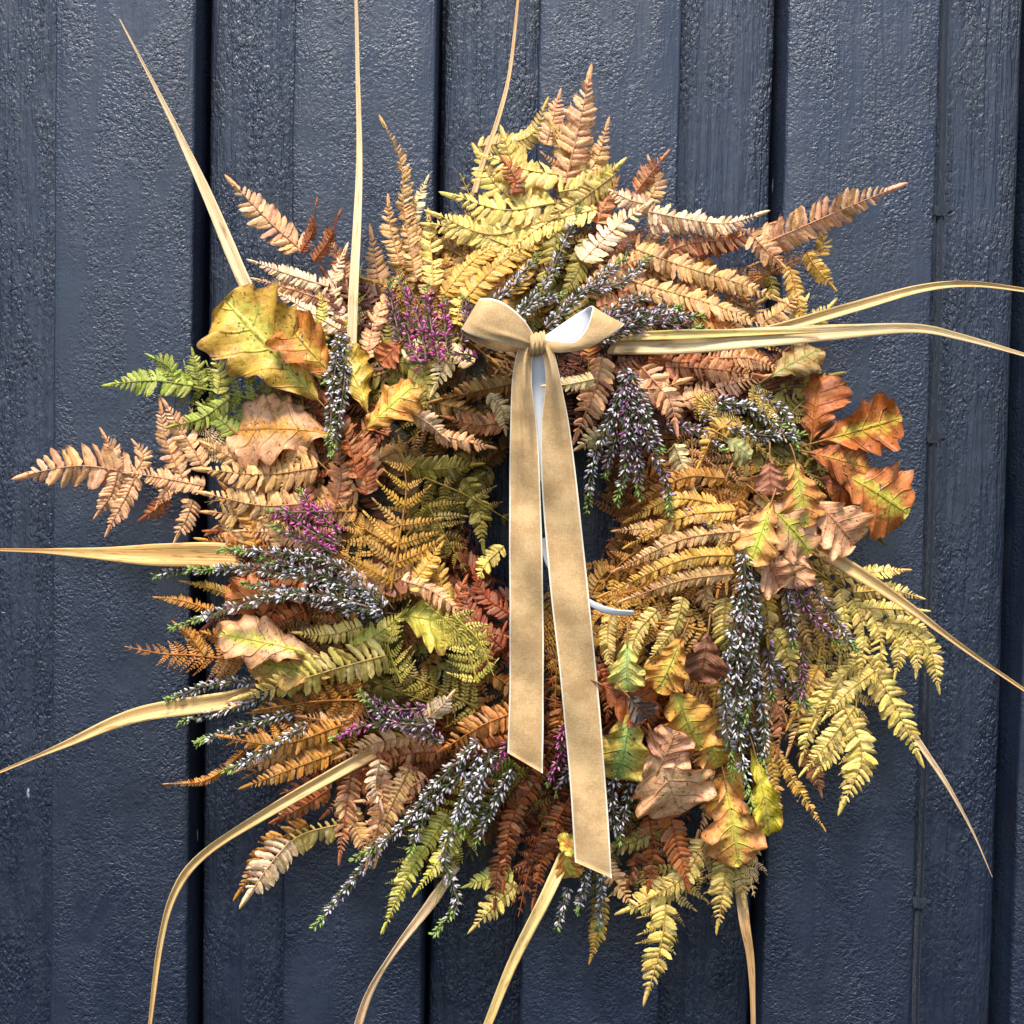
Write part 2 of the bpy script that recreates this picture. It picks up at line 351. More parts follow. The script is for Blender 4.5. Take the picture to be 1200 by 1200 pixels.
# leaf shapes (unit length along +x, face up +z)
def leaf_patch(L=1.0, w=0.36, nu=4, nv=7, fold=0.10, droop=0.12, cup=0.0, lob=0.0, sweep=0.0, blunt=0.55, r=rng, tone=0.0, crump=0.0):
    t = np.linspace(0, 1, nv+1)
    wd = (np.clip(t*5+0.55, 0, 1))*np.clip((1-t**(3.0+4*blunt)), 0, 1)**0.6
    wd = wd*(1+lob*np.sin(t*np.pi*7+r.uniform(0, 6)))
    u = np.linspace(-1, 1, nu+1)
    X = t[:, None]*L + 0*u[None, :]; Y = u[None, :]*wd[:, None]*w*0.5*L + (sweep*t**2)[:, None]*L
    Z = -fold*np.abs(u[None, :])**1.6*wd[:, None]*w*L*2.2 - droop*(t[:, None]**2)*L + cup*(u[None, :]**2)*w*L
    Z = Z + fold*0.25*w*L*(1-np.clip(np.abs(u[None, :])*3, 0, 1))*-1.0
    if crump:
        Z = Z + crump*L*np.sin(t[:, None]*r.uniform(9, 17)+r.uniform(0, 6)+u[None, :]*r.uniform(-2, 2))*np.abs(u)[None, :]
        Y = Y*(1+0.10*np.sin(t*r.uniform(12, 22)+r.uniform(0, 6)))[:, None]; Z = Z + r.uniform(-0.12, 0.12)*u[None, :]*t[:, None]*L
    V = np.stack([X, Y, Z], -1).reshape(-1, 3)
    e = np.abs(u)[None, :]**3
    T = np.ones((nv+1, nu+1, 3))
    base = 1.16 + tone
    T *= base
    T *= (1 - 0.34*e[..., None]*np.array([0.6, 1.0, 1.25]))          # browner rim
    mid = (np.abs(u)[None, :] < 0.01)[..., None]
    T = np.where(mid, T*np.array([0.78, 0.68, 0.6]), T)
    T *= (1 - 0.18*(t[:, None, None]**4))
    return V, grid_faces(nu, nv), T.reshape(-1, 3)

LEAFS = []
for i in range(16):
    LEAFS.append(leaf_patch(w=rng.uniform(0.29, 0.38), nu=4, nv=8, crump=0.03, fold=rng.uniform(0.03, 0.15), droop=rng.uniform(-0.05, 0.28), cup=rng.uniform(-0.1, 0.25) if i % 4 == 0 else 0,
                            lob=rng.uniform(0.0, 0.06), sweep=rng.uniform(-0.02, 0.16)))
LOW = [leaf_patch(w=rng.uniform(0.30, 0.38), nu=2, nv=4, fold=rng.uniform(0.05, 0.2), droop=rng.uniform(-0.05, 0.28), sweep=rng.uniform(-0.02, 0.16)) for _ in range(16)]
LEAF_ME = [mesh_from('leaflet', V, F, T, mats=[M_fern]) for V, F, T in LEAFS]

def rotz(V, a):
    c, s = math.cos(a), math.sin(a); R = np.array([[c, s, 0], [-s, c, 0], [0, 0, 1]]); return V @ R
def rotx(V, a):
    c, s = math.cos(a), math.sin(a); R = np.array([[1, 0, 0], [0, c, s], [0, -s, c]]); return V @ R

def make_pinna(n=11, ratio=0.20, curl=0.2, seed=0, lean=0.1):
    r = np.random.default_rng(seed); bag = Bag()
    def bend(V):
        x = V[:, 0].copy(); V = V.copy()
        V[:, 1] += lean*x**2; V[:, 2] -= curl*0.5*x**2
        if curl > 0.3: V[:, 1] += 0.05*np.sin(x*5+seed)*x
        return V
    for k in range(n):
        t = (k+0.35)/n
        prof = min(1.0, ((1-t)/0.62)**0.75)*(0.9 + 0.1*math.sin(k*2.1))
        for s in (-1, 1):
            Lp = ratio*prof*r.uniform(0.88, 1.08)
            V, F, T = leaf_patch(Lp, w=min(0.55, 0.80/n/Lp), nu=2, nv=4, fold=r.uniform(0.1, 0.24)*(1+curl), droop=r.uniform(0.0, 0.25)*(1+2*curl), sweep=0.0, r=r, tone=r.uniform(-0.12, 0.1))
            V = rotx(V, r.normal()*0.18); V[:, 2] -= 0.0
            a = s*(math.radians(68-20*t) + r.normal()*0.05)
            V = rotz(V, a) if s > 0 else rotz(V*np.array([1, -1, 1]), a)
            if s < 0: F = F[:, ::-1]
            V[:, 0] += t
            bag.add(bend(V), F, T)
    V, F, T = leaf_patch(0.2, w=0.26, nu=2, nv=4, r=r); V[:, 0] += 0.93*(n-0.5)/n; bag.add(bend(V), F, T)
    p = np.stack([np.linspace(0, 1, 7), np.zeros(7), np.full(7, 0.002)], 1)
    bag.add(*(lambda a: (bend(a[0]), a[1], a[2]))(tube(p, np.linspace(0.010, 0.004, 7), 4, (0.7, 0.55, 0.42))))
    return bag.get()
PINNAE = {}
for cl, curl in (('flat', 0.12), ('curl', 0.5)):
    for n in (7, 10, 13):
        PINNAE[cl, n] = [make_pinna(n, 0.17 if n > 8 else 0.21, curl, seed=31*n+7*i+int(curl*10), lean=0.04+0.05*i) for i in range(4)]
PINNA_ME = {k: [mesh_from('pinna', V, F, T, mats=[M_fern]) for V, F, T in v] for k, v in PINNAE.items()}

# colours read off the plants
C = dict(PINK=(230, 176, 128), PALE=(242, 212, 172), TAN=(216, 172, 112), GOLD=(212, 168, 74), YEL=(228, 206, 112), OCH=(198, 138, 56),
         RUST=(172, 98, 50), BRN=(122, 70, 42), GRN=(166, 182, 78), LIME=(206, 204, 96), CREAM=(238, 218, 160), OLV=(158, 146, 62),
         PKB=(194, 130, 86), ORG=(214, 142, 70), DKR=(140, 66, 34), YTAN=(206, 182, 100), OBR=(150, 112, 54))
NF = [0]
def frond(kind, col, L, pts, dz=0.0, cl='flat', hero=True, label=None, ang=64, dens=1.0, prof=None, tip=True, side=(1, 1), n=None, bare=0.0, tilt=None, under=None):
    """kind S: rachis with plain leaflets; kind B: rachis with twice-divided pinnae"""
    NF[0] += 1
    col = lin(C[col]) if isinstance(col, str) else col
    p3 = []
    zlast = None
    for i, p in enumerate(pts):
        z = (p[2] if len(p) > 2 else hgt(p[0], p[1]) + dz)
        p3.append((p[0], p[1], z))
    cur = catmull(p3, 15)
    W = np.array([P(*q) for q in cur])
    length = float(np.sum(np.linalg.norm(np.diff(cur[:, :2], axis=0), axis=1)))
    mid = cur[7]; dx, dy = mid[0]-WC[0], mid[1]-WC[1]; r = math.hypot(dx, dy) + 1e-6
    g = (hgt(mid[0]+dx/r*8, mid[1]+dy/r*8) - hgt(mid[0]-dx/r*8, mid[1]-dy/r*8))/16
    N = np.array([-g*dx/r*0.6 + rng.normal()*0.16, -1.0, g*dy/r*0.6 + 0.10 + rng.normal()*0.16])
    if tilt is not None: N = N + np.array([tilt[0], 0, tilt[1]])
    N = nrm(N)
    T = nrm(np.gradient(W, axis=0))
    loc = W[0]
    roll0 = rng.normal()*0.12; roll1 = rng.normal()*(0.25 if cl == 'flat' else 0.7)
    stemcol = col*np.array([0.62, 0.48, 0.38])
    bag = Bag()
    V, F, TT = tube(W-loc, np.linspace(1.5 if L > 30 else 1.15, 0.45, 15)*PX, 5, (0.74, 0.6, 0.5))
    bag.add(V, F, TT)
    sep = hero and L >= 13
    if n is None:
        n = int(max(5, length/(L*0.315)*dens)) if kind == 'S' else int(max(5, length/(L*0.31)*dens))
    items = []
    for k in range(n):
        t = bare + (1-bare)*(k + 0.4)/n
        if kind == 'S': pr = min(1.0, (1-t)/0.42)**0.75*(0.9+0.1*min(1, t*4))
        else: pr = (1-t)**0.8*(0.85+0.15*min(1, t*5))+0.04
        if prof: pr = prof(t)
        f = t*14; i = min(int(f), 13); w = f-i
        pos = W[i]*(1-w) + W[i+1]*w; tg = nrm(T[i]*(1-w) + T[i+1]*w)
        rl = roll0 + roll1*t
        side_v = nrm(np.cross(tg, N)); Nn = nrm(np.cross(side_v, tg))
        side2 = side_v*math.cos(rl) + Nn*math.sin(rl); N2 = nrm(np.cross(side2, tg))
        for s in (1, -1):
            sc = side[0] if s > 0 else side[1]
            if sc == 0 or rng.random() < 0.025: continue
            a = math.radians(ang + 4 - 18*t*t + rng.normal()*5)
            D = nrm(tg*math.cos(a) + side2*s*math.sin(a) - N2*(rng.uniform(-0.1, 0.3) + (0.35*rng.random() if cl == 'curl' else 0)))
            Z = nrm(N2 - D*np.dot(N2, D)); Z = nrm(Z + np.cross(D, Z)*rng.normal()*(0.2 if cl == 'flat' else 0.42))
            Y = np.cross(Z, D)
            ll = L*pr*sc*rng.uniform(0.9, 1.08)*PX*(1.0 if sc else 0)
            items.append((pos + N2*0.0004*(1 if s > 0 else 0.3), D, Y*s, Z, ll, s))
    if kind == 'S':
        pass
    fl = lambda: rng.integers(0, 16)
    jit = lambda a=0.10: col*(1+rng.normal()*a)*np.array([1, 1+rng.normal()*0.05, 1+rng.normal()*0.1])
    if hero or True:
        o = None
    cc = jit(0.04)
    subs = []
    def jit(a=0.10):
        q = col*(1+rng.normal()*a)*np.array([1, 1+rng.normal()*0.05, 1+rng.normal()*0.1])
        k = max(0, rng.normal()*0.16+0.04); q = q*(1-k) + np.array([0.82, 0.62, 0.34])*k*min(1.2, float(col[0])*1.6)  # random share of cream: pale leaf highlights put into the colour
        return q*(0.7 if rng.random() < 0.08 else 1)
    for pos, D, Y, Z, ll, s in items:
        if kind == 'S':
            idx = fl(); wsc = rng.uniform(0.92, 1.15)
            V, F, TT = (LEAFS if under is None else LOW)[idx]; me = LEAF_ME[idx]
        else:
            nn = 7 if ll < 26*PX else (10 if ll < 46*PX else 13)
            idx = rng.integers(0, 4); V, F, TT = PINNAE[cl, nn][idx]; me = PINNA_ME[cl, nn][idx]; wsc = rng.uniform(0.95, 1.15)*(1 if ll > 26*PX else 1.25)
        R = np.stack([D*ll, Y*ll*wsc, Z*ll], 1)       # columns
        if sep and (kind == 'S' or ll > 9*PX):
            subs.append((me, R, pos, jit()))
        else:
            Vb = V @ R.T + (pos - loc)
            Fb = F if s > 0 else F[:, ::-1]
            j = jit()/cc
            bag.add(Vb, Fb, TT*j)
    if tip:
        V, F, TT = leaf_patch(1.0, w=0.24, nu=4, nv=10, fold=0.2, droop=0.1, lob=0.10, blunt=0.05)
        a, b = W[-2], W[-1]; D = nrm(b-a); Z = nrm(N - D*np.dot(N, D)); Y = np.cross(Z, D)
        tl = (L*1.2 if kind == 'S' else L*0.16)*PX
        R = np.stack([D*tl, Y*tl, Z*tl], 1); bag.add(V @ R.T + (W[-1] - D*tl*0.45 - loc), F, TT*np.array([1.08, 1.05, 1.05]))
    V, F, TT = bag.get()
    if under is not None: under.add(V + loc - wloc, F, TT*cc); return
    o = link('fern_frond', mesh_from('fern_frond', V, F, TT, mats=[M_fern]), WR, Vector(loc - wloc))
    o.color = (*np.clip(cc, 0, 1), 1)
    if label: o['label'] = label
    for me, R, pos, cj in subs:
        c = link('leaflet' if kind == 'S' else 'pinna', me, o)
        M = Matrix.Identity(4)
        q = pos - loc
        for i in range(3):
            for j in range(3): M[i][j] = float(R[i, j])
            M[i][3] = float(q[i])
        c.matrix_local = M; c.color = (*np.clip(cj, 0, 1), 1)
    return o

# --- moss and twig ring that everything is tied to
def ring():
    n, s = 160, 14; a = np.linspace(0, 2*np.pi, n, endpoint=False); c = P(WC[0], WC[1], 34)
    V = np.zeros((n, s, 3)); b = np.linspace(0, 2*np.pi, s, endpoint=False)
    for i in range(n):
        for j in range(s):
            rr = (84 + rng.normal()*6)*PX; R = 184*PX + rr*math.cos(b[j])
            V[i, j] = c + np.array([R*math.cos(a[i]), -rr*0.70*math.sin(b[j]), R*math.sin(a[i])])
    V = V.reshape(-1, 3); F = grid_faces(s, n-1, True)
    last = np.array([[(n-1)*s+j, (n-1)*s+(j+1) % s, (j+1) % s, j] for j in range(s)])
    return V, np.vstack([F, last])
m_m, n_m, l_m, b_m = new_mat('moss'); tn = n_m.new('ShaderNodeTexNoise'); tn.inputs['Scale'].default_value = 180; tn.inputs['Detail'].default_value = 5
l_m.new(ramp(n_m, l_m, tn.outputs[0], [(0.35, (0.012, 0.009, 0.005)), (0.7, (0.06, 0.045, 0.02))]), b_m.inputs['Base Color']); b_m.inputs['Roughness'].default_value = 0.9
bb = n_m.new('ShaderNodeBump'); bb.inputs['Distance'].default_value = 0.006; l_m.new(tn.outputs[0], bb.inputs['Height']); l_m.new(bb.outputs[0], b_m.inputs['Normal'])
V, F = ring(); link('moss_ring', mesh_from('moss_ring', V-wloc, F, mats=[m_m]), WR)

# --- under layer: fronds that show between the big ones
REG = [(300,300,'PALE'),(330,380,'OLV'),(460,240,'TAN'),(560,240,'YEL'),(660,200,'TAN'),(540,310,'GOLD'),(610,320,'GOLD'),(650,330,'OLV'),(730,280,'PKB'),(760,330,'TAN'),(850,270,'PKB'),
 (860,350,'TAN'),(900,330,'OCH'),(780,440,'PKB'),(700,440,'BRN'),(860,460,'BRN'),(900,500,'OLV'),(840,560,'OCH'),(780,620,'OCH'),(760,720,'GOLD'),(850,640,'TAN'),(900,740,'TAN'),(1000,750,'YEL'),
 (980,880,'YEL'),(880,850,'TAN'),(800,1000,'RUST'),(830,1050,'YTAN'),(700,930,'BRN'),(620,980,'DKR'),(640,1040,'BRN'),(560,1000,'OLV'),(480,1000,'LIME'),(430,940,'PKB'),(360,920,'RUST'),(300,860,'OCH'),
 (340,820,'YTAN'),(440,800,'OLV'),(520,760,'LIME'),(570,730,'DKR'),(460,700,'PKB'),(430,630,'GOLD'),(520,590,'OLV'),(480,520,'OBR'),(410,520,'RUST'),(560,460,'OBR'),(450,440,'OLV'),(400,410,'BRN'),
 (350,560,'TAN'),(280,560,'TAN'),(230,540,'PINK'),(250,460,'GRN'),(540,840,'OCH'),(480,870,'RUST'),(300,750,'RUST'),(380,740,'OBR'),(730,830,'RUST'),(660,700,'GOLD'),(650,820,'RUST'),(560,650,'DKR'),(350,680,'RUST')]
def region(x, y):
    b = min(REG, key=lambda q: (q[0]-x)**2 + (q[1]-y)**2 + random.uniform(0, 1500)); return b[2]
UN = Bag()
for k in range(720):
    a = 2*math.pi*((k*0.618034) % 1.0); r = math.sqrt(84**2 + (352**2-84**2)*((k*0.7548777) % 1.0))
    x, y = WC[0]-12 + r*math.cos(a)*1.02, WC[1]+8 + r*math.sin(a)
    out = a + random.gauss(0, 0.7 if r < 270 else 0.38) if r > 150 else a + random.choice((-1, 1))*random.uniform(0.9, 1.5)
    L = random.uniform(60, 115)
    if r < 150: L *= 0.8
    dx, dy = math.cos(out), math.sin(out); cv = random.uniform(-14, 14)
    pts = [(x-dx*L*0.5, y-dy*L*0.5), (x-dy*cv, y+dx*cv), (x+dx*L*0.5, y+dy*L*0.5)]
    if any(math.hypot((q[0]-648)/66, (q[1]-582)/88) < 1 for q in pts): continue
    c = lin(C[region(x, y)])*random.uniform(0.4, 1.05)  # random darkening puts the deep shade inside the wreath into the frond colour
    layer = (-30 + 32*((k*0.37) % 1.0))*(1 if r < 250 else 0.6) + (6 if r > 250 else 0)
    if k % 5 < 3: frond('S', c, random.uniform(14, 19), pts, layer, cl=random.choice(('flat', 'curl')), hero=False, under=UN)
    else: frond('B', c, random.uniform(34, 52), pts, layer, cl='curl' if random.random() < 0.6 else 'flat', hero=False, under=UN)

for k in range(150):
    a = 2*math.pi*((k*0.618034+0.3) % 1.0); r = random.uniform(250, 345); x, y = WC[0]-12 + r*math.cos(a), WC[1]+8 + r*math.sin(a)
    out = a + random.gauss(0, 0.35); L = random.uniform(70, 110); dx, dy = math.cos(out), math.sin(out); cv = random.uniform(-14, 14)
    pts = [(x-dx*L*0.5, y-dy*L*0.5), (x-dy*cv, y+dx*cv), (x+dx*L*0.5, y+dy*L*0.5)]
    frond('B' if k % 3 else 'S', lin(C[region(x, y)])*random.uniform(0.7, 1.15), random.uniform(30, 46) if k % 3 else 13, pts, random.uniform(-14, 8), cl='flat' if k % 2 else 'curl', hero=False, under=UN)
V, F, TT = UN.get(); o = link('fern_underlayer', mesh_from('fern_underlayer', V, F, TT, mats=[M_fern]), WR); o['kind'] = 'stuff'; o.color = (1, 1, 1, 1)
# --- main fronds, read one by one from the photograph (base first, tip last)
S, B = 'S', 'B'
FR = [
 # upper left
 (S,'PINK',21,[(352,292),(318,262),(272,214)],8,'flat'), (S,'RUST',9,[(352,296),(366,272),(371,236)],12,'curl'), (S,'RUST',10,[(368,306),(386,280),(398,250)],12,'curl'),
 (S,'PALE',12,[(385,336),(340,322),(296,306)],8,'flat'), (S,'PINK',12,[(392,356),(345,340),(300,327)],4,'curl'), (S,'PALE',13,[(398,386),(360,364),(324,342)],6,'flat'),
 (S,'PALE',15,[(400,392),(388,340),(404,292)],4,'flat'), (S,'PINK',15,[(430,420),(438,380),(462,330)],8,'flat'), (S,'PKB',14,[(410,350),(400,310),(385,280)],0,'flat'),
 (B,'LIME',30,[(392,440),(412,380),(424,310)],4,'flat'), (S,'LIME',12,[(365,420),(380,380),(375,345)],6,'flat'),
 (S,'TAN',14,[(488,330),(474,250),(470,190),(448,142)],14,'curl'), (S,'TAN',15,[(505,345),(490,290),(480,245)],12,'flat'), (S,'CREAM',11,[(478,275),(488,240),(500,210)],10,'flat'),
 (S,'TAN',14,[(470,310),(458,270),(455,235)],4,'curl'),
 # top
 (B,'TAN',62,[(648,290),(664,215),(680,145),(691,92)],16,'flat'), (S,'PINK',22,[(662,215),(678,150),(691,88)],22,'flat'),
 (S,'YEL',24,[(640,225),(604,196),(590,160)],18,'flat'), (S,'YEL',24,[(620,250),(580,215),(560,180)],20,'flat'), (S,'YTAN',22,[(670,250),(668,190),(650,150)],12,'flat'), (S,'YEL',20,[(600,290),(548,270),(504,262)],22,'flat'), (S,'YTAN',18,[(700,260),(705,210),(690,160)],10,'flat'), (S,'YEL',27,[(655,205),(612,198),(572,182)],22,'flat'), (S,'YEL',25,[(650,238),(590,246),(530,228)],26,'flat'), (S,'YEL',20,[(640,258),(575,275),(508,250)],24,'flat'),
 (S,'YEL',19,[(700,245),(640,262),(590,300)],26,'flat'), (S,'YTAN',17,[(720,205),(672,240),(645,250)],26,'flat'), (S,'YEL',18,[(655,225),(700,215),(727,192)],26,'flat'),
 (S,'TAN',15,[(670,232),(700,185),(712,145)],14,'curl'), (S,'YTAN',16,[(560,172),(620,160),(640,122)],2,'flat'), (S,'PINK',15,[(640,170),(648,140),(655,112)],8,'flat'),
 (S,'GOLD',17,[(545,350),(585,310),(655,262)],24,'flat'), (S,'GOLD',16,[(520,345),(555,305),(610,270)],20,'flat'), (S,'YEL',15,[(508,335),(505,290),(502,252)],16,'flat'),
 (S,'YEL',15,[(535,380),(545,330),(560,290)],16,'curl'), (S,'GOLD',16,[(600,345),(622,300),(655,272)],18,'flat'), (S,'TAN',15,[(560,345),(620,320),(668,300)],12,'curl'),
 (B,'YTAN',34,[(590,300),(560,250),(540,205)],10,'flat'), (B,'GOLD',36,[(600,330),(560,320),(505,300)],8,'flat'),
 (S,'OLV',17,[(655,250),(648,300),(630,352)],26,'flat'), (S,'OLV',14,[(690,280),(676,320),(660,345)],22,'flat'),
 (S,'PALE',19,[(682,306),(716,272),(756,240)],30,'flat'), (S,'RUST',14,[(600,228),(604,210),(590,188)],34,'curl'), (S,'PKB',15,[(740,232),(760,206),(780,182)],14,'curl'),
 (S,'TAN',15,[(745,250),(768,220),(762,190)],10,'flat'), (S,'PKB',14,[(700,262),(712,232),(722,212)],22,'curl'), (S,'PALE',13,[(765,240),(740,235),(712,222)],24,'curl'),
 # upper right
 (S,'PINK',24,[(885,290),(940,266),(1000,240),(1050,220)],20,'flat'), (S,'PALE',16,[(760,248),(800,256),(850,262),(893,250)],30,'curl'), (S,'PALE',15,[(760,262),(810,262),(868,268)],24,'curl'),
 (S,'PKB',17,[(770,300),(810,285),(860,280),(905,262)],18,'curl'), (S,'RUST',15,[(800,310),(840,290),(890,278)],14,'curl'), (S,'PINK',17,[(880,275),(900,295),(915,308)],22,'flat'),
 (S,'TAN',18,[(745,292),(800,312),(860,330),(912,350)],24,'flat'), (S,'TAN',18,[(735,328),(795,345),(850,362),(905,386)],26,'flat'), (S,'ORG',16,[(760,362),(820,372),(880,392)],16,'flat'),
 (S,'PINK',17,[(690,345),(720,318),(770,292)],20,'flat'), (S,'PKB',17,[(700,360),(745,345),(800,340)],16,'flat'), (S,'PINK',16,[(745,360),(742,320),(748,282)],14,'flat'),
 (S,'OCH',15,[(820,305),(842,320),(870,345)],10,'curl'), (B,'OCH',24,[(850,350),(905,318),(966,290)],6,'flat'), (S,'GOLD',12,[(945,296),(955,312),(976,336)],8,'flat'),
 (S,'GOLD',12,[(925,312),(932,340),(940,372)],6,'flat'), (S,'OLV',12,[(900,322),(905,340),(896,350)],6,'curl'), (S,'YEL',15,[(925,398),(950,384),(976,356)],4,'flat'),
 (S,'TAN',14,[(890,380),(915,365),(935,345)],8,'flat'), (S,'GOLD',12,[(960,300),(965,285),(962,275)],4,'flat'), (S,'YEL',13,[(900,392),(930,378),(945,350)],2,'flat'),
 # left
 (B,'GRN',44,[(298,468),(240,456),(180,446),(130,450)],14,'flat'), (S,'GRN',19,[(226,452),(180,446),(130,450)],18,'flat'), (S,'GRN',13,[(205,450),(198,430),(176,418)],18,'flat'), (S,'LIME',13,[(255,462),(258,440),(250,415)],18,'flat'), (S,'GRN',14,[(270,466),(236,490),(200,500)],18,'flat'), (S,'GRN',13,[(236,458),(230,430),(226,414)],10,'flat'), (S,'GRN',15,[(290,520),(262,495),(236,476)],16,'flat'),
 (B,'CREAM',26,[(262,540),(245,510),(222,478)],12,'flat'), (B,'GRN',24,[(300,500),(262,485),(215,470)],10,'flat'),
 (S,'PINK',29,[(154,554),(100,546),(60,550),(30,557)],10,'flat'), (S,'PINK',13,[(136,552),(132,530),(120,508)],10,'flat'), (S,'PINK',12,[(158,554),(168,535),(158,520)],10,'flat'),
 (S,'PINK',14,[(160,556),(146,585),(126,622)],10,'flat'), (S,'PINK',13,[(138,553),(130,580),(114,602)],10,'flat'), (S,'PINK',16,[(214,560),(196,520),(187,476)],12,'flat'), (S,'PINK',16,[(240,548),(218,512),(194,474)],16,'flat'),
 (S,'PINK',11,[(215,560),(195,575),(184,592)],10,'flat'), (S,'PINK',14,[(226,586),(218,608),(206,630)],8,'flat'), (S,'PINK',14,[(240,570),(190,560),(150,554)],12,'flat'),
 (S,'RUST',14,[(200,580),(180,598),(168,606)],0,'curl'), (S,'TAN',22,[(372,548),(310,556),(236,550)],24,'flat'), (S,'TAN',20,[(362,590),(305,592),(240,578)],22,'flat'), (S,'TAN',18,[(368,520),(320,520),(262,508)],14,'curl'),
 (S,'OCH',18,[(340,560),(300,530),(275,505)],18,'flat'), (S,'TAN',18,[(330,620),(290,605),(244,600)],14,'flat'), (S,'TAN',16,[(350,500),(345,540),(330,575)],22,'flat'), (S,'OCH',15,[(310,545),(305,515),(310,480)],22,'flat'),
 (S,'ORG',15,[(330,640),(280,640),(235,632)],10,'curl'), (S,'RUST',17,[(420,560),(405,510),(378,465)],26,'curl'), (S,'RUST',16,[(430,580),(425,540),(408,500)],20,'flat'), (S,'PKB',16,[(392,600),(400,560),(395,520)],14,'flat'),
 (S,'PKB',14,[(360,600),(355,570),(350,540)],16,'flat'), (S,'TAN',15,[(330,640),(318,610),(296,590)],18,'flat'), (S,'TAN',15,[(300,642),(270,628),(262,600)],10,'flat'),
 # left centre
 (B,'GOLD',64,[(458,690),(468,630),(476,570),(468,514)],24,'flat'), (B,'GOLD',46,[(480,700),(440,650),(398,590)],14,'flat'), (B,'GOLD',40,[(440,690),(410,660),(372,650)],8,'flat'),
 (B,'OLV',54,[(498,560),(545,580),(600,612)],16,'flat'), (B,'OLV',40,[(500,590),(520,625),(545,668)],14,'flat'), (S,'OLV',16,[(470,545),(510,550),(560,545)],14,'flat'),
 (S,'OLV',15,[(545,560),(560,590),(566,640)],14,'flat'), (S,'GOLD',14,[(478,690),(500,662),(515,640)],22,'flat'), (S,'GOLD',14,[(520,700),(512,670),(488,650)],16,'curl'), (S,'YEL',12,[(590,640),(570,660),(560,680)],8,'flat'),
 (S,'OBR',16,[(440,540),(470,530),(520,545)],8,'curl'), (S,'OBR',16,[(500,470),(540,480),(590,500)],6,'curl'), (S,'OLV',15,[(480,430),(500,450),(495,490)],14,'flat'), (S,'OLV',16,[(450,420),(490,425),(530,400)],10,'flat'),
 (S,'CREAM',16,[(556,425),(530,414),(508,456)],18,'flat'), (S,'CREAM',12,[(475,420),(490,405),(515,402)],18,'flat'), (S,'PALE',14,[(478,482),(502,496),(520,512)],26,'curl'), (S,'PINK',13,[(510,508),(540,516),(575,524)],24,'curl'),
 (S,'PKB',15,[(590,495),(560,498),(525,490)],10,'flat'), (S,'OBR',15,[(600,450),(560,458),(510,470)],18,'curl'), (S,'CREAM',12,[(572,462),(588,480),(592,505)],16,'flat'),
 (S,'PINK',14,[(470,680),(505,692),(545,722)],26,'curl'), (S,'PKB',14,[(440,560),(430,530),(425,500)],14,'flat'), (S,'DKR',16,[(590,760),(560,730),(540,690)],16,'flat'), (S,'DKR',15,[(598,720),(570,700),(555,670)],14,'flat'),
 (S,'RUST',15,[(530,760),(555,740),(590,745)],16,'curl'), (S,'DKR',14,[(560,790),(580,765),(592,735)],12,'curl'), (S,'RUST',14,[(520,720),(535,700),(545,680)],16,'curl'),
 (B,'LIME',36,[(560,800),(540,745),(500,708)],22,'flat'), (B,'LIME',30,[(470,800),(455,750),(480,705)],20,'flat'), (B,'LIME',26,[(530,720),(560,750),(578,790)],26,'flat'), (S,'YEL',13,[(425,734),(385,744),(348,742)],22,'flat'),
 (S,'LIME',16,[(410,760),(440,745),(470,720)],18,'flat'), (B,'OLV',40,[(560,830),(500,800),(430,770)],10,'flat'), (B,'OLV',36,[(520,830),(480,815),(440,800)],12,'curl'),
 (S,'YEL',26,[(452,768),(400,782),(340,800),(282,818)],30,'flat'),
 # lower left
 (B,'OCH',34,[(285,775),(230,768),(190,766),(148,758)],8,'flat'), (S,'OCH',11,[(240,768),(222,745),(206,732)],10,'flat'), (S,'OCH',12,[(285,770),(262,750),(240,742)],10,'flat'),
 (S,'OCH',9,[(250,716),(215,704),(184,700)],4,'curl'), (S,'GOLD',9,[(290,705),(250,690),(214,682)],4,'flat'), (S,'OCH',12,[(285,760),(262,785),(255,800)],4,'flat'),
 (B,'OCH',50,[(410,835),(340,850),(268,872)],14,'curl'), (B,'OCH',44,[(420,810),(350,830),(290,836)],10,'curl'), (B,'OCH',36,[(400,870),(340,885),(285,912)],8,'curl'), (S,'OCH',7,[(285,880),(262,902),(236,916),(194,919)],10,'curl'),
 (S,'ORG',15,[(430,850),(390,855),(350,870)],18,'curl'), (B,'RUST',40,[(420,890),(370,925),(322,965)],4,'curl'), (S,'TAN',14,[(430,830),(400,845),(352,840)],20,'curl'),
 (S,'YEL',27,[(398,966),(350,980),(315,1015),(290,1052)],8,'flat',(0.35,1)), (S,'PALE',24,[(340,985),(315,1015),(291,1050)],11,'flat'), (S,'OCH',17,[(360,965),(318,992),(279,1048)],0,'flat'),
 (S,'PINK',16,[(505,862),(450,868),(398,888)],24,'flat'), (S,'RUST',15,[(520,880),(470,885),(420,905)],18,'curl'), (S,'ORG',19,[(602,835),(565,850),(520,878)],26,'flat'), (S,'RUST',14,[(600,870),(560,880),(530,900)],16,'curl'),
 (S,'PINK',16,[(440,890),(448,940),(430,1012)],20,'curl'), (S,'PKB',16,[(412,900),(405,950),(398,1005)],14,'flat'), (S,'PALE',14,[(445,890),(440,920),(446,945)],28,'curl'), (S,'PINK',15,[(500,910),(460,935),(420,940)],16,'curl'),
 (S,'TAN',15,[(400,930),(412,960),(434,1010)],12,'flat'), (S,'PKB',15,[(480,880),(485,920),(478,960)],14,'curl'), (S,'TAN',16,[(470,940),(440,970),(425,1000)],10,'flat'), (S,'PALE',14,[(490,850),(515,830),(528,815)],22,'flat'),
 (S,'RUST',15,[(470,870),(420,920),(380,955)],10,'flat'),
 # bottom
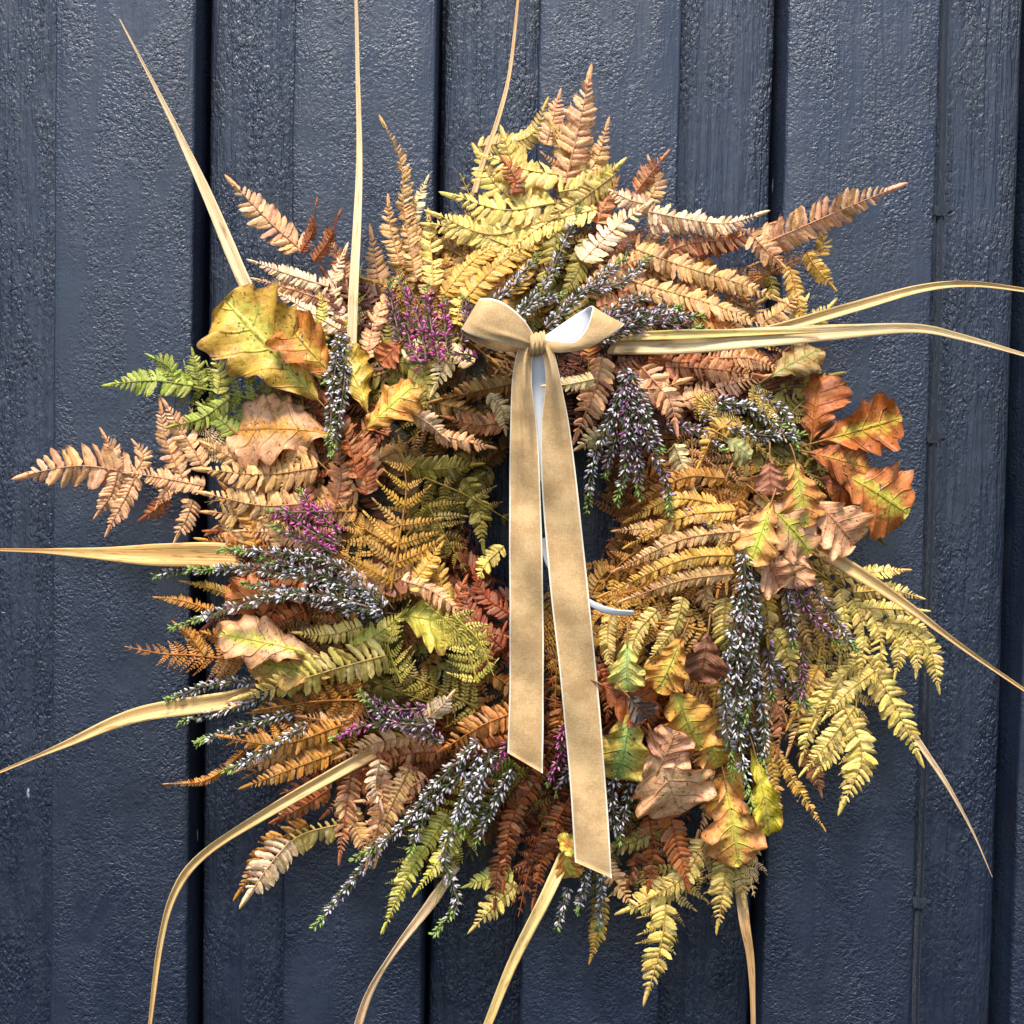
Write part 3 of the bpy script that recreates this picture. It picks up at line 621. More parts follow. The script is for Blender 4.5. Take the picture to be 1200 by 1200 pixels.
 (B,'LIME',42,[(560,920),(515,970),(475,1025),(450,1092)],14,'flat'), (B,'LIME',30,[(560,960),(530,1000),(510,1060)],10,'flat'), (B,'GRN',30,[(600,890),(580,930),(550,985)],12,'flat'), (S,'YEL',16,[(605,1035),(582,1058),(555,1088)],6,'flat'),
 (S,'LIME',14,[(600,1020),(570,1030),(548,1038)],6,'flat'), (B,'BRN',42,[(640,900),(610,960),(585,1030)],12,'curl'), (B,'DKR',42,[(660,920),(630,980),(600,1060)],8,'curl'), (B,'RUST',36,[(640,980),(620,1020),(608,1072)],10,'curl'),
 (S,'BRN',16,[(660,860),(620,910),(580,950)],14,'curl'), (S,'BRN',15,[(680,960),(640,1000),(610,1015)],14,'flat'), (S,'DKR',15,[(600,890),(570,930),(545,960)],8,'curl'), (B,'OLV',34,[(610,900),(640,950),(655,1010)],8,'flat'),
 (S,'GOLD',12,[(704,1050),(702,1085),(692,1124)],0,'flat'), (B,'OLV',26,[(715,1000),(700,1050),(690,1090)],4,'flat'),
 (B,'YEL',52,[(798,1010),(782,1070),(760,1165)],4,'flat'), (S,'YEL',20,[(780,1060),(775,1105),(758,1168)],9,'flat'), (B,'YTAN',48,[(860,970),(850,1030),(842,1088)],6,'flat'), (B,'YTAN',44,[(850,1000),(800,1030),(745,1060)],6,'flat'),
 (S,'YEL',20,[(800,1030),(768,1052),(732,1068)],8,'flat'), (S,'YTAN',18,[(880,990),(868,1020),(872,1055)],8,'curl'), (B,'YTAN',38,[(770,980),(760,1020),(715,1050)],0,'curl'),
 (S,'RUST',20,[(780,930),(792,985),(806,1035)],16,'flat'), (S,'RUST',17,[(760,950),(765,1000),(760,1040)],8,'flat'), (B,'OLV',30,[(770,920),(745,950),(725,985)],10,'flat'), (S,'BRN',16,[(730,960),(745,1000),(735,1040)],4,'curl'),
 (B,'CREAM',22,[(888,1010),(880,1030),(884,1050)],10,'curl'),
 # right of bow
 (S,'PINK',19,[(706,418),(698,455),(674,512)],34,'flat'), (S,'CREAM',10,[(696,444),(668,450),(640,452)],46,'flat'), (S,'PINK',22,[(735,455),(772,455),(800,446)],20,'curl'), (S,'PINK',19,[(752,430),(785,470),(792,500)],22,'curl'),
 (S,'PKB',17,[(780,430),(830,432),(890,440)],16,'flat'), (S,'PINK',16,[(800,470),(840,455),(900,440)],12,'flat'), (S,'PINK',14,[(830,420),(880,420),(915,434)],14,'flat'), (S,'RUST',15,[(760,420),(800,425),(840,418)],14,'curl'),
 (B,'YEL',26,[(880,455),(905,480),(920,515)],20,'flat'), (B,'YEL',24,[(815,465),(860,500),(915,545)],16,'flat'), (S,'CREAM',15,[(720,512),(700,512),(678,525)],22,'flat'), (S,'GOLD',14,[(870,500),(840,505),(820,545)],18,'curl'),
 (B,'TAN',40,[(870,520),(850,570),(870,620)],10,'flat'), (B,'TAN',36,[(810,500),(810,545),(790,590)],8,'flat'), (S,'CREAM',15,[(790,520),(800,545),(812,570)],16,'curl'),
 (B,'OCH',56,[(860,590),(800,620),(740,650),(700,690)],14,'flat'), (B,'OCH',50,[(870,640),(810,660),(750,690),(705,700)],18,'flat'), (B,'TAN',50,[(860,690),(800,680),(735,650)],10,'flat'), (B,'RUST',44,[(790,570),(750,600),(712,640)],6,'flat'),
 (B,'OCH',40,[(840,560),(850,610),(860,660)],12,'flat'), (B,'GOLD',44,[(830,740),(770,730),(690,745)],12,'flat'), (B,'GOLD',36,[(700,700),(740,730),(745,790)],10,'flat'), (B,'GOLD',30,[(648,690),(652,760),(650,850)],4,'flat'),
 (S,'ORG',14,[(660,820),(655,850),(650,880)],4,'flat'), (S,'RUST',15,[(700,780),(715,810),(712,840)],8,'flat'), (B,'TAN',34,[(800,720),(790,760),(770,800)],4,'flat'),
 (S,'GOLD',12,[(862,598),(800,606),(735,640)],30,'flat'), (S,'TAN',12,[(868,622),(800,632),(722,668)],32,'flat'), (S,'GOLD',12,[(870,650),(800,656),(706,698)],34,'flat'), (S,'TAN',12,[(860,672),(800,680),(730,704)],30,'flat'),
 (S,'GOLD',12,[(840,590),(790,585),(735,610)],24,'flat'), (S,'OCH',12,[(850,560),(800,560),(745,592)],20,'flat'), (S,'YTAN',12,[(800,700),(790,735),(760,775)],24,'flat'), (S,'YTAN',12,[(770,715),(745,745),(738,790)],26,'flat'),
 (S,'GOLD',12,[(830,600),(850,640),(852,690)],28,'flat'), (S,'TAN',13,[(880,600),(868,650),(860,700)],22,'flat'), (S,'YTAN',11,[(720,712),(712,740),(716,790)],20,'flat'), (S,'TAN',11,[(800,640),(770,620),(722,622)],28,'flat'),
 (B,'OCH',46,[(420,850),(360,862),(285,862)],22,'flat'), (B,'OCH',44,[(430,820),(370,822),(300,832)],22,'flat'), (B,'RUST',40,[(430,900),(385,910),(330,930)],14,'flat'), (S,'TAN',15,[(380,880),(330,885),(275,905)],14,'curl'),
 (S,'RUST',15,[(640,900),(600,960),(590,1040)],18,'curl'), (S,'RUST',15,[(670,930),(640,990),(625,1060)],14,'curl'), (S,'BRN',15,[(610,960),(585,1010),(580,1060)],12,'flat'),
 (S,'OCH',17,[(400,850),(330,872),(262,864)],26,'flat'), (S,'OCH',16,[(405,878),(345,900),(288,922)],22,'flat'), (S,'RUST',15,[(385,925),(355,945),(322,962)],16,'flat'),
 (S,'LIME',14,[(525,955),(482,1018),(450,1088)],20,'flat'), (S,'LIME',14,[(550,950),(520,1000),(488,1045)],24,'flat'), (S,'YTAN',17,[(856,985),(848,1035),(842,1086)],12,'flat'), (S,'YTAN',17,[(826,985),(800,1028),(766,1050)],12,'flat'),
 (S,'YTAN',15,[(380,790),(340,775),(300,790)],8,'flat'), (S,'OCH',15,[(320,760),(280,752),(225,742)],6,'flat'), (S,'OLV',15,[(790,960),(745,985),(700,1000)],8,'flat'), (S,'TAN',15,[(700,1000),(720,1030),(740,1060)],4,'flat'), (S,'TAN',16,[(330,560),(280,540),(240,520)],18,'flat'), (S,'OCH',16,[(300,640),(290,600),(262,570)],16,'curl'),
 (S,'TAN',15,[(480,900),(452,960),(440,1010)],16,'flat'), (S,'PINK',15,[(380,640),(330,625),(280,622)],16,'flat'), (S,'TAN',14,[(835,660),(825,690),(835,720)],14,'flat'), (S,'OCH',15,[(880,560),(865,590),(872,615)],14,'curl'), (B,'TAN',34,[(800,600),(835,640),(850,690)],10,'flat'),
 # right
 (S,'GOLD',16,[(893,680),(899,715),(901,752)],20,'flat'), (S,'TAN',15,[(918,690),(935,720),(950,756)],18,'flat'), (S,'TAN',14,[(945,695),(960,725),(965,760)],14,'flat'), (S,'YEL',16,[(905,740),(920,760),(928,790)],12,'flat'),
 (B,'YEL',50,[(930,650),(985,690),(1040,735)],6,'flat'),
 (S,'YEL',12,[(985,678),(1030,670),(1062,668)],14,'flat'), (S,'YEL',12,[(1000,694),(1045,692),(1078,700)],15,'flat'), (S,'YEL',12,[(1008,712),(1050,714),(1084,716)],16,'flat'), (S,'YEL',12,[(1040,730),(1070,732),(1090,744)],17,'flat'),
 (S,'YEL',13,[(985,690),(990,730),(985,775)],14,'flat'), (S,'YEL',13,[(1000,702),(1012,740),(1008,792)],16,'flat'), (S,'YEL',13,[(1020,714),(1032,750),(1028,794)],18,'flat'), (S,'YEL',13,[(1040,724),(1054,760),(1050,790)],18,'flat'),
 (S,'YEL',13,[(1055,732),(1074,765),(1074,788)],18,'flat'), (S,'YEL',14,[(1066,738),(1090,762),(1100,806)],18,'flat'), (S,'GOLD',13,[(965,680),(970,720),(962,765)],14,'flat'),
 (S,'YEL',14,[(1012,768),(982,800),(955,850)],14,'flat'), (S,'YEL',13,[(1025,786),(992,812),(968,840)],14,'flat'), (S,'YEL',14,[(1002,828),(972,868),(942,905)],12,'flat'), (S,'GOLD',13,[(960,780),(940,820),(925,850)],10,'flat'),
 (B,'YEL',50,[(960,740),(1000,800),(1000,870),(985,942)],6,'flat'), (S,'YEL',22,[(1015,770),(1045,820),(1078,888)],10,'flat'), (S,'YEL',21,[(990,830),(1010,885),(988,944)],12,'flat'), (B,'YEL',40,[(930,760),(960,800),(955,860)],6,'flat'),
 (S,'YEL',15,[(970,800),(950,850),(940,890)],12,'flat'), (S,'YEL',15,[(985,850),(975,880),(958,905)],8,'flat'), (S,'GOLD',15,[(900,860),(906,910),(916,958)],6,'flat'), (S,'TAN',15,[(900,770),(905,820),(895,870)],10,'flat'),
 (S,'TAN',15,[(930,780),(940,830),(925,880)],6,'curl'), (S,'GOLD',10,[(905,870),(930,915),(965,970)],4,'curl'), (S,'PKB',15,[(900,800),(915,840),(912,880)],10,'curl'), (S,'CREAM',14,[(845,790),(850,850),(835,910)],16,'flat'),
 (S,'YEL',15,[(850,700),(848,740),(855,770)],16,'flat'), (S,'PKB',13,[(940,880),(955,905),(962,928)],-6,'flat'), (S,'TAN',15,[(820,880),(830,930),(818,980)],8,'curl'), (B,'TAN',34,[(880,780),(880,840),(900,900)],2,'curl'),
 (S,'ORG',14,[(880,700),(868,740),(855,770)],14,'flat'), (S,'GOLD',14,[(850,780),(842,800),(838,825)],16,'curl'),
]
LBL = {('GRN', 130): 'fresh green frond above the pink-brown one at the left', ('PINK', 30): 'pink-brown frond pointing left, the farthest out', ('PINK', 1050): 'pale pink frond pointing right at the top right'}
for f in FR:
    sd = f[6] if len(f) > 6 else (1, 1)
    frond(f[0], f[1], f[2], f[3], f[4], cl=f[5], side=sd, label=LBL.get((f[1], f[3][-1][0])))

# ------------------------------------------------------------------ oak leaves
def oak(base, tip, w, mar, inn, dz=30, curl=0.25, bendv=0.2, seed=0, label=None, z=None, lobes=4.5, roll=0.0):
    r = np.random.default_rng(seed+900)
    zb = z if z is not None else hgt(*base)+dz; ztp = z if z is not None else hgt(*tip)+dz
    a = P(base[0], base[1], zb); b = P(tip[0], tip[1], ztp + 4)
    Lw = np.linalg.norm(b-a); D = nrm(b-a); N = nrm(np.array([r.normal()*0.2, -1, 0.25+r.normal()*0.2])); N = nrm(N - D*np.dot(N, D)); S_ = nrm(np.cross(N, D))
    if roll: S_, N = S_*math.cos(roll)+N*math.sin(roll), N*math.cos(roll)-S_*math.sin(roll)
    nu, nv = 18, 56; t = np.linspace(0, 1, nv+1); u = np.linspace(-1, 1, nu+1)
    env = np.clip(np.sin(np.pi*np.clip(t, 0, 1)**1.25), 0, 1)**0.5*(0.36+0.64*np.clip(t*1.6, 0, 1)); env /= env.max()
    def side(ph, k): 
        q = np.abs(np.sin(np.pi*(t*k+ph)))**0.55
        amp = 0.23*np.clip(t*3, 0.3, 1)*np.clip((1-t)*6, 0.15, 1)
        return env*((1-amp) + amp*q)*(1+0.06*np.sin(t*23+ph*9)+0.04*np.sin(t*51+ph*20)) + 0.012
    hl, hr = side(r.uniform(0.2, 0.4), lobes+r.uniform(-0.3, 0.3)), side(r.uniform(0.2, 0.4), lobes+r.uniform(-0.3, 0.3))
    hw = np.where(u[None, :] < 0, hl[:, None], hr[:, None])*w*0.56*PX
    X = t[:, None]*Lw + np.abs(u)[None, :]**1.3*hw*0.18; Y = u[None, :]*hw
    ph = r.uniform(0, 6, 6)
    Z = curl*(np.abs(Y)**1.7)/( (w*0.5*PX)**0.7 ) * (1+0.6*np.sin(t*4+ph[0]))[:, None]*(1 if r.random() < 0.4 else -1)
    Z = Z - bendv*Lw*(t[:, None]-0.45)**2*1.2
    Z = Z + 0.055*Lw*np.sin(t[:, None]*15+ph[1]+u[None, :]*2.2)*np.abs(u)[None, :]**1.5 + 0.045*Lw*np.sin(t[:, None]*29+ph[2]+u[None, :]*1.2)*np.abs(u)[None, :]**2
    Z = Z + 0.012*Lw*(np.abs(((t[:, None]-0.16*np.abs(u)[None, :])*5) % 1 - 0.5))
    V = a + X[..., None]*D + Y[..., None]*S_ + Z[..., None]*N
    V = V.reshape(-1, 3)
    uv = np.zeros((nv+1, nu+1, 3)); uv[..., 0] = (u[None, :]+1)/2; uv[..., 1] = t[:, None]; uv[..., 2] = seed*0.37 % 1
    n = len(V); ma, ii = lin(mar), lin(inn)
    loc = V[nu//2].copy()
    me = mesh_from('oak_leaf', V-loc, grid_faces(nu, nv), mats=[M_oak], extra={'margin': np.tile(ma, (n, 1)), 'inner': np.tile(ii, (n, 1)), 'uvw': uv.reshape(-1, 3)})
    o = link('oak_leaf', me, WR, Vector(loc - wloc))
    if label: o['label'] = label
    # stalk
    s3 = np.array([a - D*0.012 - N*0.004, a - D*0.005 - N*0.001, a + D*Lw*0.1]); 
    V, F, T = tube(catmull(s3, 6)-loc, 0.0007, 5, (0.5, 0.33, 0.18)); me = mesh_from('stalk', V, F, T, mats=[M_stem]); st = link('stalk', me, o); st.color = (0.55, 0.4, 0.2, 1)
    return o
YG, GY, OR, RU, PE, BRO, LY, OG = (206, 192, 78), (160, 180, 90), (216, 146, 62), (184, 100, 50), (232, 170, 122), (132, 80, 52), (228, 204, 88), (150, 150, 80)
OAK = [
 ((372,468),(262,350),98,(204,160,60),YG,34), ((394,446),(330,372),56,(196,120,46),(206,160,56),44), ((430,480),(400,400),44,(190,150,50),LY,30), ((390,505),(262,498),78,PE,OR,22), ((372,540),(300,470),60,PE,(206,150,80),14),
 ((424,506),(486,448),46,OR,LY,44), ((376,768),(250,738),52,PE,YG,30), ((400,790),(290,775),48,(170,130,60),(160,150,50),24), ((420,690),(480,660),52,BRO,(160,100,60),14), ((470,720),(535,730),70,(190,170,60),YG,14),
 ((350,690),(262,705),44,RU,(180,110,50),8), ((450,700),(425,668),40,PE,(190,130,90),24),((380,660),(330,690),46,RU,OR,2),
 ((950,516),(962,436),66,RU,(196,110,46),14), ((958,518),(1062,488),62,(182,96,36),(210,168,52),22), ((948,530),(1022,548),50,RU,OR,22), ((985,552),(1070,602),84,(204,116,54),(200,180,64),26), ((932,538),(946,618),58,(216,140,70),(206,190,80),44),
 ((955,585),(1006,640),62,PE,(206,140,100),36), ((890,580),(958,650),52,PE,YG,40), ((905,585),(878,662),46,(214,150,80),(206,204,80),44), ((890,640),(918,690),52,PE,(190,120,84),32), ((935,640),(930,690),46,PE,(206,150,110),30),
 ((902,536),(904,580),34,(170,110,80),(160,96,66),34), ((850,512),(882,535),30,(160,150,90),(176,170,110),36), ((900,442),(962,406),42,(176,140,80),(160,150,80),16), ((690,425),(690,400),26,RU,OR,40),
 ((960,560),(1010,580),50,RU,(150,80,46),14), ((905,430),(860,412),34,(190,130,60),OR,10),
 ((740,835),(722,920),66,(216,184,84),(178,200,108),36), ((700,800),(765,830),54,RU,(166,90,60),24), ((766,866),(802,962),88,(238,176,126),(240,186,136),38), ((790,806),(822,884),66,(226,160,70),LY,40), ((800,745),(770,812),46,OR,LY,32), ((735,750),(735,812),38,(206,190,96),(178,194,112),32),
 ((850,915),(868,1018),66,(228,150,84),LY,30), ((884,880),(906,985),32,(206,186,50),LY,24), ((830,740),(820,800),48,BRO,(150,100,70),24), ((770,908),(792,858),50,(232,160,120),(228,166,120),42), ((826,860),(846,900),44,OR,YG,24),
 ((660,990),(672,1030),30,OR,LY,14), ((690,1010),(655,980),22,LY,OR,24), ((735,815),(762,842),32,(110,90,80),(120,90,70),36), ((870,880),(838,960),44,OR,LY,14), ((470,400),(445,425),30,RU,RU,20),
]
for i, q in enumerate(OAK):
    oak(q[0], q[1], q[2], q[3], q[4], q[5], label={0: 'large yellow-green lobed leaf at the upper left', 16: 'large rust and yellow leaf farthest out at the right'}.get(i), curl=0.18+0.2*((i*0.37) % 1), bendv=0.1+0.35*((i*0.61) % 1), seed=i)

# ------------------------------------------------------------------ heather
def heather(pts, kind='w', rad=9, dz=34, dens=1.0, gt=0.16, side=0):
    r = rng
    p3 = [(p[0], p[1], p[2] if len(p) > 2 else hgt(p[0], p[1])+dz) for p in pts]
    cur = catmull(p3, 24); Wp = np.array([P(*q) for q in cur]); T = nrm(np.gradient(Wp, axis=0))
    length = float(np.sum(np.linalg.norm(np.diff(cur[:, :2], axis=0), axis=1)))
    loc = Wp[0]
    V, F, TT = tube(Wp-loc, np.linspace(1.5, 0.6, 24)*PX, 5, (0.20, 0.12, 0.07))
    o = link('heather_sprig', mesh_from('heather_sprig', V, F, TT, mats=[M_heath]), WR, Vector(loc-wloc)); o.color = (1, 1, 1, 1)
    pal = dict(w=[(244, 240, 240), (224, 214, 222), (190, 166, 186), (236, 232, 230)], p=[(196, 120, 170), (170, 90, 145), (214, 160, 196), (150, 90, 120)],
               m=[(238, 112, 188), (220, 84, 164), (242, 158, 206), (180, 66, 130)], l=[(206, 176, 200), (176, 140, 170), (226, 210, 222), (140, 100, 125)])[kind]
    fb, lb = Bag(), Bag()
    def bud(bag, pos, D, ll, ww, colr):
        A = nrm(np.cross(D, [0.3, 0.2, 0.9])); Bv = np.cross(D, A)
        prof = [(0, 0.25), (0.35, 1.0), (0.75, 0.75), (1.0, 0.2)]
        a = np.linspace(0, 2*np.pi, 4, endpoint=False) + r.uniform(0, 1)
        V = np.concatenate([pos + D*ll*q + ww*s*(np.cos(a)[:, None]*A + np.sin(a)[:, None]*Bv) for q, s in prof])
        sh = np.repeat(np.array([0.7, 1.0, 1.0, 0.95]), 4)[:, None]
        bag.add(V, grid_faces(4, 3, True), np.tile(colr, (16, 1))*sh)
    n = int(length*0.8*dens)
    ph0 = r.uniform(0, 6)
    def frame(t):
        f = t*23; i = min(int(f), 22); w = f-i
        pos = Wp[i]*(1-w)+Wp[i+1]*w; tg = T[i]; A = nrm(np.cross(tg, [0, -1, 0.01])); return pos, tg, A, np.cross(A, tg)
    for k in range(n):
        t = (k+r.random())/n*(1-gt*0.75); t = min(1, max(0, t + 0.018*math.sin(t*55+ph0))); pos, tg, A, Bv = frame(t); a = r.uniform(0, 2*np.pi)
        out = A*math.cos(a) + Bv*math.sin(a); rr = rad*0.66*PX*r.uniform(0.35, 1.0)*(1-0.5*t*t)
        D = nrm(tg*r.uniform(0.2, 1.1) + out)
        cc = lin(pal[r.integers(0, 4)])*r.uniform(0.75, 1.05)
        bud(fb, pos - loc + out*rr*0.75, D, r.uniform(4.2, 6.4)*PX, r.uniform(0.95, 1.5)*PX, cc)
    m = int(length*(0.75 if kind == 'm' else 1.1))
    for k in range(m):
        t = (k+r.random())/m; pos, tg, A, Bv = frame(t); a = r.uniform(0, 2*np.pi); out = A*math.cos(a) + Bv*math.sin(a)
        g = t > 1-gt
        D = nrm(tg*r.uniform(0.5, 1.2) + out)
        cc = lin((146, 168, 84))*r.uniform(0.6, 1.2) if g else lin((84, 94, 50))*r.uniform(0.5, 1.4)
        bud(lb, pos - loc + out*(1.0 if g else 2)*PX, D, r.uniform(5, 8.5)*PX*(1 if not g else 0.85), r.uniform(0.6, 1.0)*PX*(1.5 if g else 1), cc)
    mw = int(n*0.0)
    for nm, bg_ in (('flowers', fb), ('needles', lb)):
        V, F, TT = bg_.get(); q = link(nm, mesh_from(nm, V, F, TT, mats=[M_heath]), o); q.color = (1, 1, 1, 1); q['kind'] = 'stuff'
    return o
HE = [
 ('m',[(500,425),(492,380),(466,325)],9,26), ('m',[(515,425),(505,380),(500,335)],10,30), ('m',[(525,420),(522,385),(520,348)],9,28), ('m',[(495,430),(480,400),(478,360)],9,24), ('p',[(540,400),(548,375),(545,350)],8,22), ('m',[(560,420),(545,415),(528,418)],8,32),
 ('p',[(470,400),(460,360),(456,330)],9,20),
 ('w',[(600,375),(640,330),(680,240)],9,24), ('w',[(560,370),(590,345),(630,300)],9,24), ('w',[(640,385),(680,345),(735,300)],10,26), ('w',[(600,380),(625,355),(660,345)],9,26), ('l',[(690,380),(740,368),(800,360)],10,26),
 ('l',[(700,400),(760,380),(830,385)],11,24), ('w',[(720,385),(770,370),(826,372)],9,28), ('w',[(690,340),(730,330),(760,300)],8,26), ('w',[(700,375),(745,350),(790,345)],8,22),
 ('l',[(735,430),(752,500),(780,560),(785,605)],12,40), ('w',[(730,430),(738,490),(735,540),(722,590)],12,40), ('w',[(735,440),(715,490),(695,540),(688,600)],10,34), ('l',[(730,450),(745,520),(750,585)],11,36), ('w',[(742,440),(760,490),(775,530)],10,34),
 ('l',[(725,460),(722,510),(708,560)],11,34),('p',[(735,450),(735,500),(732,560)],10,40),
 ('w',[(840,470),(880,480),(925,505)],12,18), ('w',[(850,500),(890,510),(940,510)],12,16), ('l',[(820,490),(850,480),(905,470)],10,14), ('w',[(880,460),(915,480),(935,525)],10,16), ('l',[(780,500),(820,505),(850,530)],10,12),
 ('w',[(398,390),(392,440),(385,520)],11,44), ('w',[(405,420),(402,460),(388,535)],10,40), ('w',[(410,395),(396,420),(382,450)],9,40),
 ('m',[(390,600),(350,600),(312,602)],10,30), ('m',[(400,640),(360,620),(330,595)],11,30), ('m',[(400,625),(370,600),(350,572)],10,28), ('p',[(395,650),(360,635),(320,615)],10,26),
 ('w',[(450,712),(405,668),(345,650),(255,645)],10,42), ('w',[(445,700),(380,682),(300,668),(220,668)],10,36), ('w',[(448,716),(380,698),(318,700),(262,716),(200,736)],9,44), ('w',[(450,722),(400,712),(330,692),(285,684)],10,34), ('w',[(440,720),(410,690),(360,668),(300,655)],10,38),
 ('w',[(300,798),(250,802),(193,822)],7,16), ('w',[(320,812),(270,830),(210,846)],7,14), ('w',[(345,835),(290,850),(228,872)],7,18), ('w',[(360,850),(310,880),(264,905)],7,26), ('w',[(240,670),(210,668),(180,675)],5,10),
 ('m',[(470,850),(430,850),(388,868)],9,32), ('l',[(510,850),(460,845),(425,818)],11,30), ('p',[(500,830),(460,830),(420,812)],10,24), ('l',[(520,870),(470,850),(440,850)],10,28),
 ('w',[(562,885),(545,940),(520,1000),(535,1055),(508,1096)],10,32,), ('w',[(560,870),(510,920),(470,970),(412,1010)],10,32), ('w',[(575,880),(560,930),(540,980)],12,36), ('w',[(600,900),(580,940),(556,990)],10,28), ('m',[(610,860),(590,880),(575,905)],10,24), ('w',[(545,900),(500,950),(480,1000)],10,30),
 ('w',[(450,985),(415,1030),(368,1088)],7,14), ('w',[(570,900),(545,930),(530,970)],12,38), ('m',[(660,850),(655,890),(640,920)],9,20),('l',[(690,880),(670,900),(650,930)],10,16),
 ('w',[(720,900),(718,950),(728,990)],10,20), ('w',[(740,910),(732,950),(724,975)],9,18), ('w',[(700,1000),(705,1040),(700,1092)],6,14), ('w',[(690,1000),(684,1040),(675,1070)],6,14), ('w',[(665,1040),(660,1060),(652,1090)],6,6),
 ('w',[(872,645),(872,720),(862,800),(868,880),(882,948)],13,42), ('w',[(880,655),(884,730),(880,790),(872,850)],11,38), ('w',[(866,700),(852,770),(850,830),(858,900)],10,36), ('l',[(890,700),(900,760),(905,820)],10,14),
 ('l',[(935,660),(962,700),(1005,765)],11,28), ('p',[(930,680),(950,720),(985,755)],9,26), ('l',[(915,670),(925,710),(930,760)],10,20), ('w',[(885,780),(895,840),(895,900)],9,18), ('l',[(900,770),(925,800),(950,830)],10,8), ('p',[(940,760),(940,800),(935,830)],10,8),
 ('p',[(800,595),(830,620),(850,640)],8,24), ('w',[(850,820),(880,860),(900,930)],9,10),
]
for h in HE: heather(h[1], h[0], h[2], h[3])

# ------------------------------------------------------------------ long dry blades
def blade(pts, ws, col, zz, fold=0.25, twist=0.0, label=None, seed=0):
    r = np.random.default_rng(seed)
    m = 46; cur = catmull([(p[0], p[1], z) for p, z in zip(pts, zz)], m); Wp = np.array([P(*q) for q in cur]); T = nrm(np.gradient(Wp, axis=0))
    w = np.interp(np.linspace(0, 1, m), np.linspace(0, 1, len(ws)), ws)*PX*0.88
    nu = 6; u = np.linspace(-1, 1, nu+1); V = np.zeros((2, m, nu+1, 3))
    for i in range(m):
        S_ = nrm(np.cross(T[i], [0, -1, 0])); N = np.cross(S_, T[i]); N = N if N[1] < 0 else -N
        a = twist*i/m + 0.1*math.sin(i*0.2+seed); S2 = S_*math.cos(a)+N*math.sin(a); N2 = N*math.cos(a)-S_*math.sin(a)
        for k, off in ((0, 0.0), (1, -0.0005)):
            V[k, i] = Wp[i] + u[:, None]*w[i]*0.5*S2 + (fold*w[i]*(np.abs(u)-0.5)+off + 0.02*w[i]*np.sin(u*9+i*0.3))[:, None]*N2
    n1 = m*(nu+1); Vv = V.reshape(-1, 3); F = grid_faces(nu, m-1)
    edge = []
    for i in range(m-1):
        a0 = i*(nu+1); edge += [[a0, a0+nu+1, a0+nu+1+n1, a0+n1], [a0+nu, a0+nu+n1, a0+2*nu+1+n1, a0+2*nu+1]]
    Fa = np.vstack([F, F[:, ::-1]+n1, np.array(edge)])
    uv = np.zeros((2, m, nu+1, 3)); uv[..., 0] = (u+1)/2; uv[..., 1] = (np.linspace(0, 1, m)[:, None]); uv[..., 2] = seed*0.31
    tn = np.tile(lin(col), (2*n1, 1)).reshape(2, m, nu+1, 3)*(1-0.12*(np.abs(u) < 0.1))[None, None, :, None]
    loc = Wp[0]
    o = link('grass_blade', mesh_from('grass_blade', Vv-loc, Fa, tn.reshape(-1, 3), mats=[M_blade], extra={'uvw': uv.reshape(-1, 3)}), WR, Vector(loc-wloc))
    if label: o['label'] = label
ST, SP, SB = (232, 208, 160), (236, 214, 170), (206, 160, 110)
blade([(300,352),(284,325),(240,222),(190,118),(140,22)], [17,17,13,8,4,1.5], ST, [50,48,44,46,50], 0.16, seed=1)
blade([(412,430),(414,350),(421,200),(419,80),(417,-20)], [12,12,10,7,5,4], ST, [90,86,60,52,50], 0.2, seed=2)
blade([(556,225),(566,190),(585,135),(598,80),(608,-10)], [7,6,5,4,3], (226,186,130), [70,66,60,56,52], 0.2, seed=3)
blade([(890,390),(930,380),(1000,360),(1080,338),(1140,333),(1215,342)], [12,14,13,10,7,5], (222,186,120), [80,76,70,68,62,56], 0.3, seed=4)
blade([(712,404),(800,402),(900,395),(1000,388),(1075,385),(1130,396),(1215,420)], [24,27,25,20,13,8,4], (224,198,146), [96,124,112,92,80,72,60], 0.14, seed=5)
blade([(722,395),(800,392),(880,390),(960,388)], [10,12,8,2], (216,190,110), [100,128,116,104], 0.2, seed=14)
blade([(305,652),(230,650),(150,650),(60,646),(-15,644)], [30,33,28,15,6,3], (224,176,104), [50,62,56,50,46], 0.12, seed=6, label='broad amber blade pointing left')
blade([(300,808),(270,820),(160,838),(70,875),(-15,911)], [24,24,20,13,5,3], (230,190,124), [44,60,56,50,46], 0.2, seed=7)
blade([(440,880),(400,902),(320,948),(240,1000),(205,1045),(187,1110),(174,1215)], [18,16,14,11,12,8,7,4], (226,190,126), [58,78,70,56,54,50,46], 0.3, twist=0.5, seed=8)
blade([(535,1015),(505,1058),(462,1115),(432,1165),(414,1220)], [10,14,11,8,11,13], (226,190,146), [22,44,52,50,48], 0.2, twist=0.6, seed=9)
blade([(668,990),(640,1050),(600,1130),(566,1215)], [18,16,15,12,11], (236,206,136), [50,70,62,52], 0.2, seed=10)
blade([(952,640),(1000,668),(1060,708),(1130,760),(1220,822)], [18,17,12,7,5,4], (216,180,120), [64,80,74,62,54], 0.3, seed=11)
blade([(1060,845),(1080,875),(1110,920),(1140,975),(1163,1028)], [8,8,6,4,2,0.6], (216,190,150), [44,46,48,46,46], 0.25, seed=12)
blade([(866,1035),(872,1080),(880,1130),(883,1215)], [16,14,10,7,6], (196,160,110), [20,40,38,36], 0.4, seed=13)

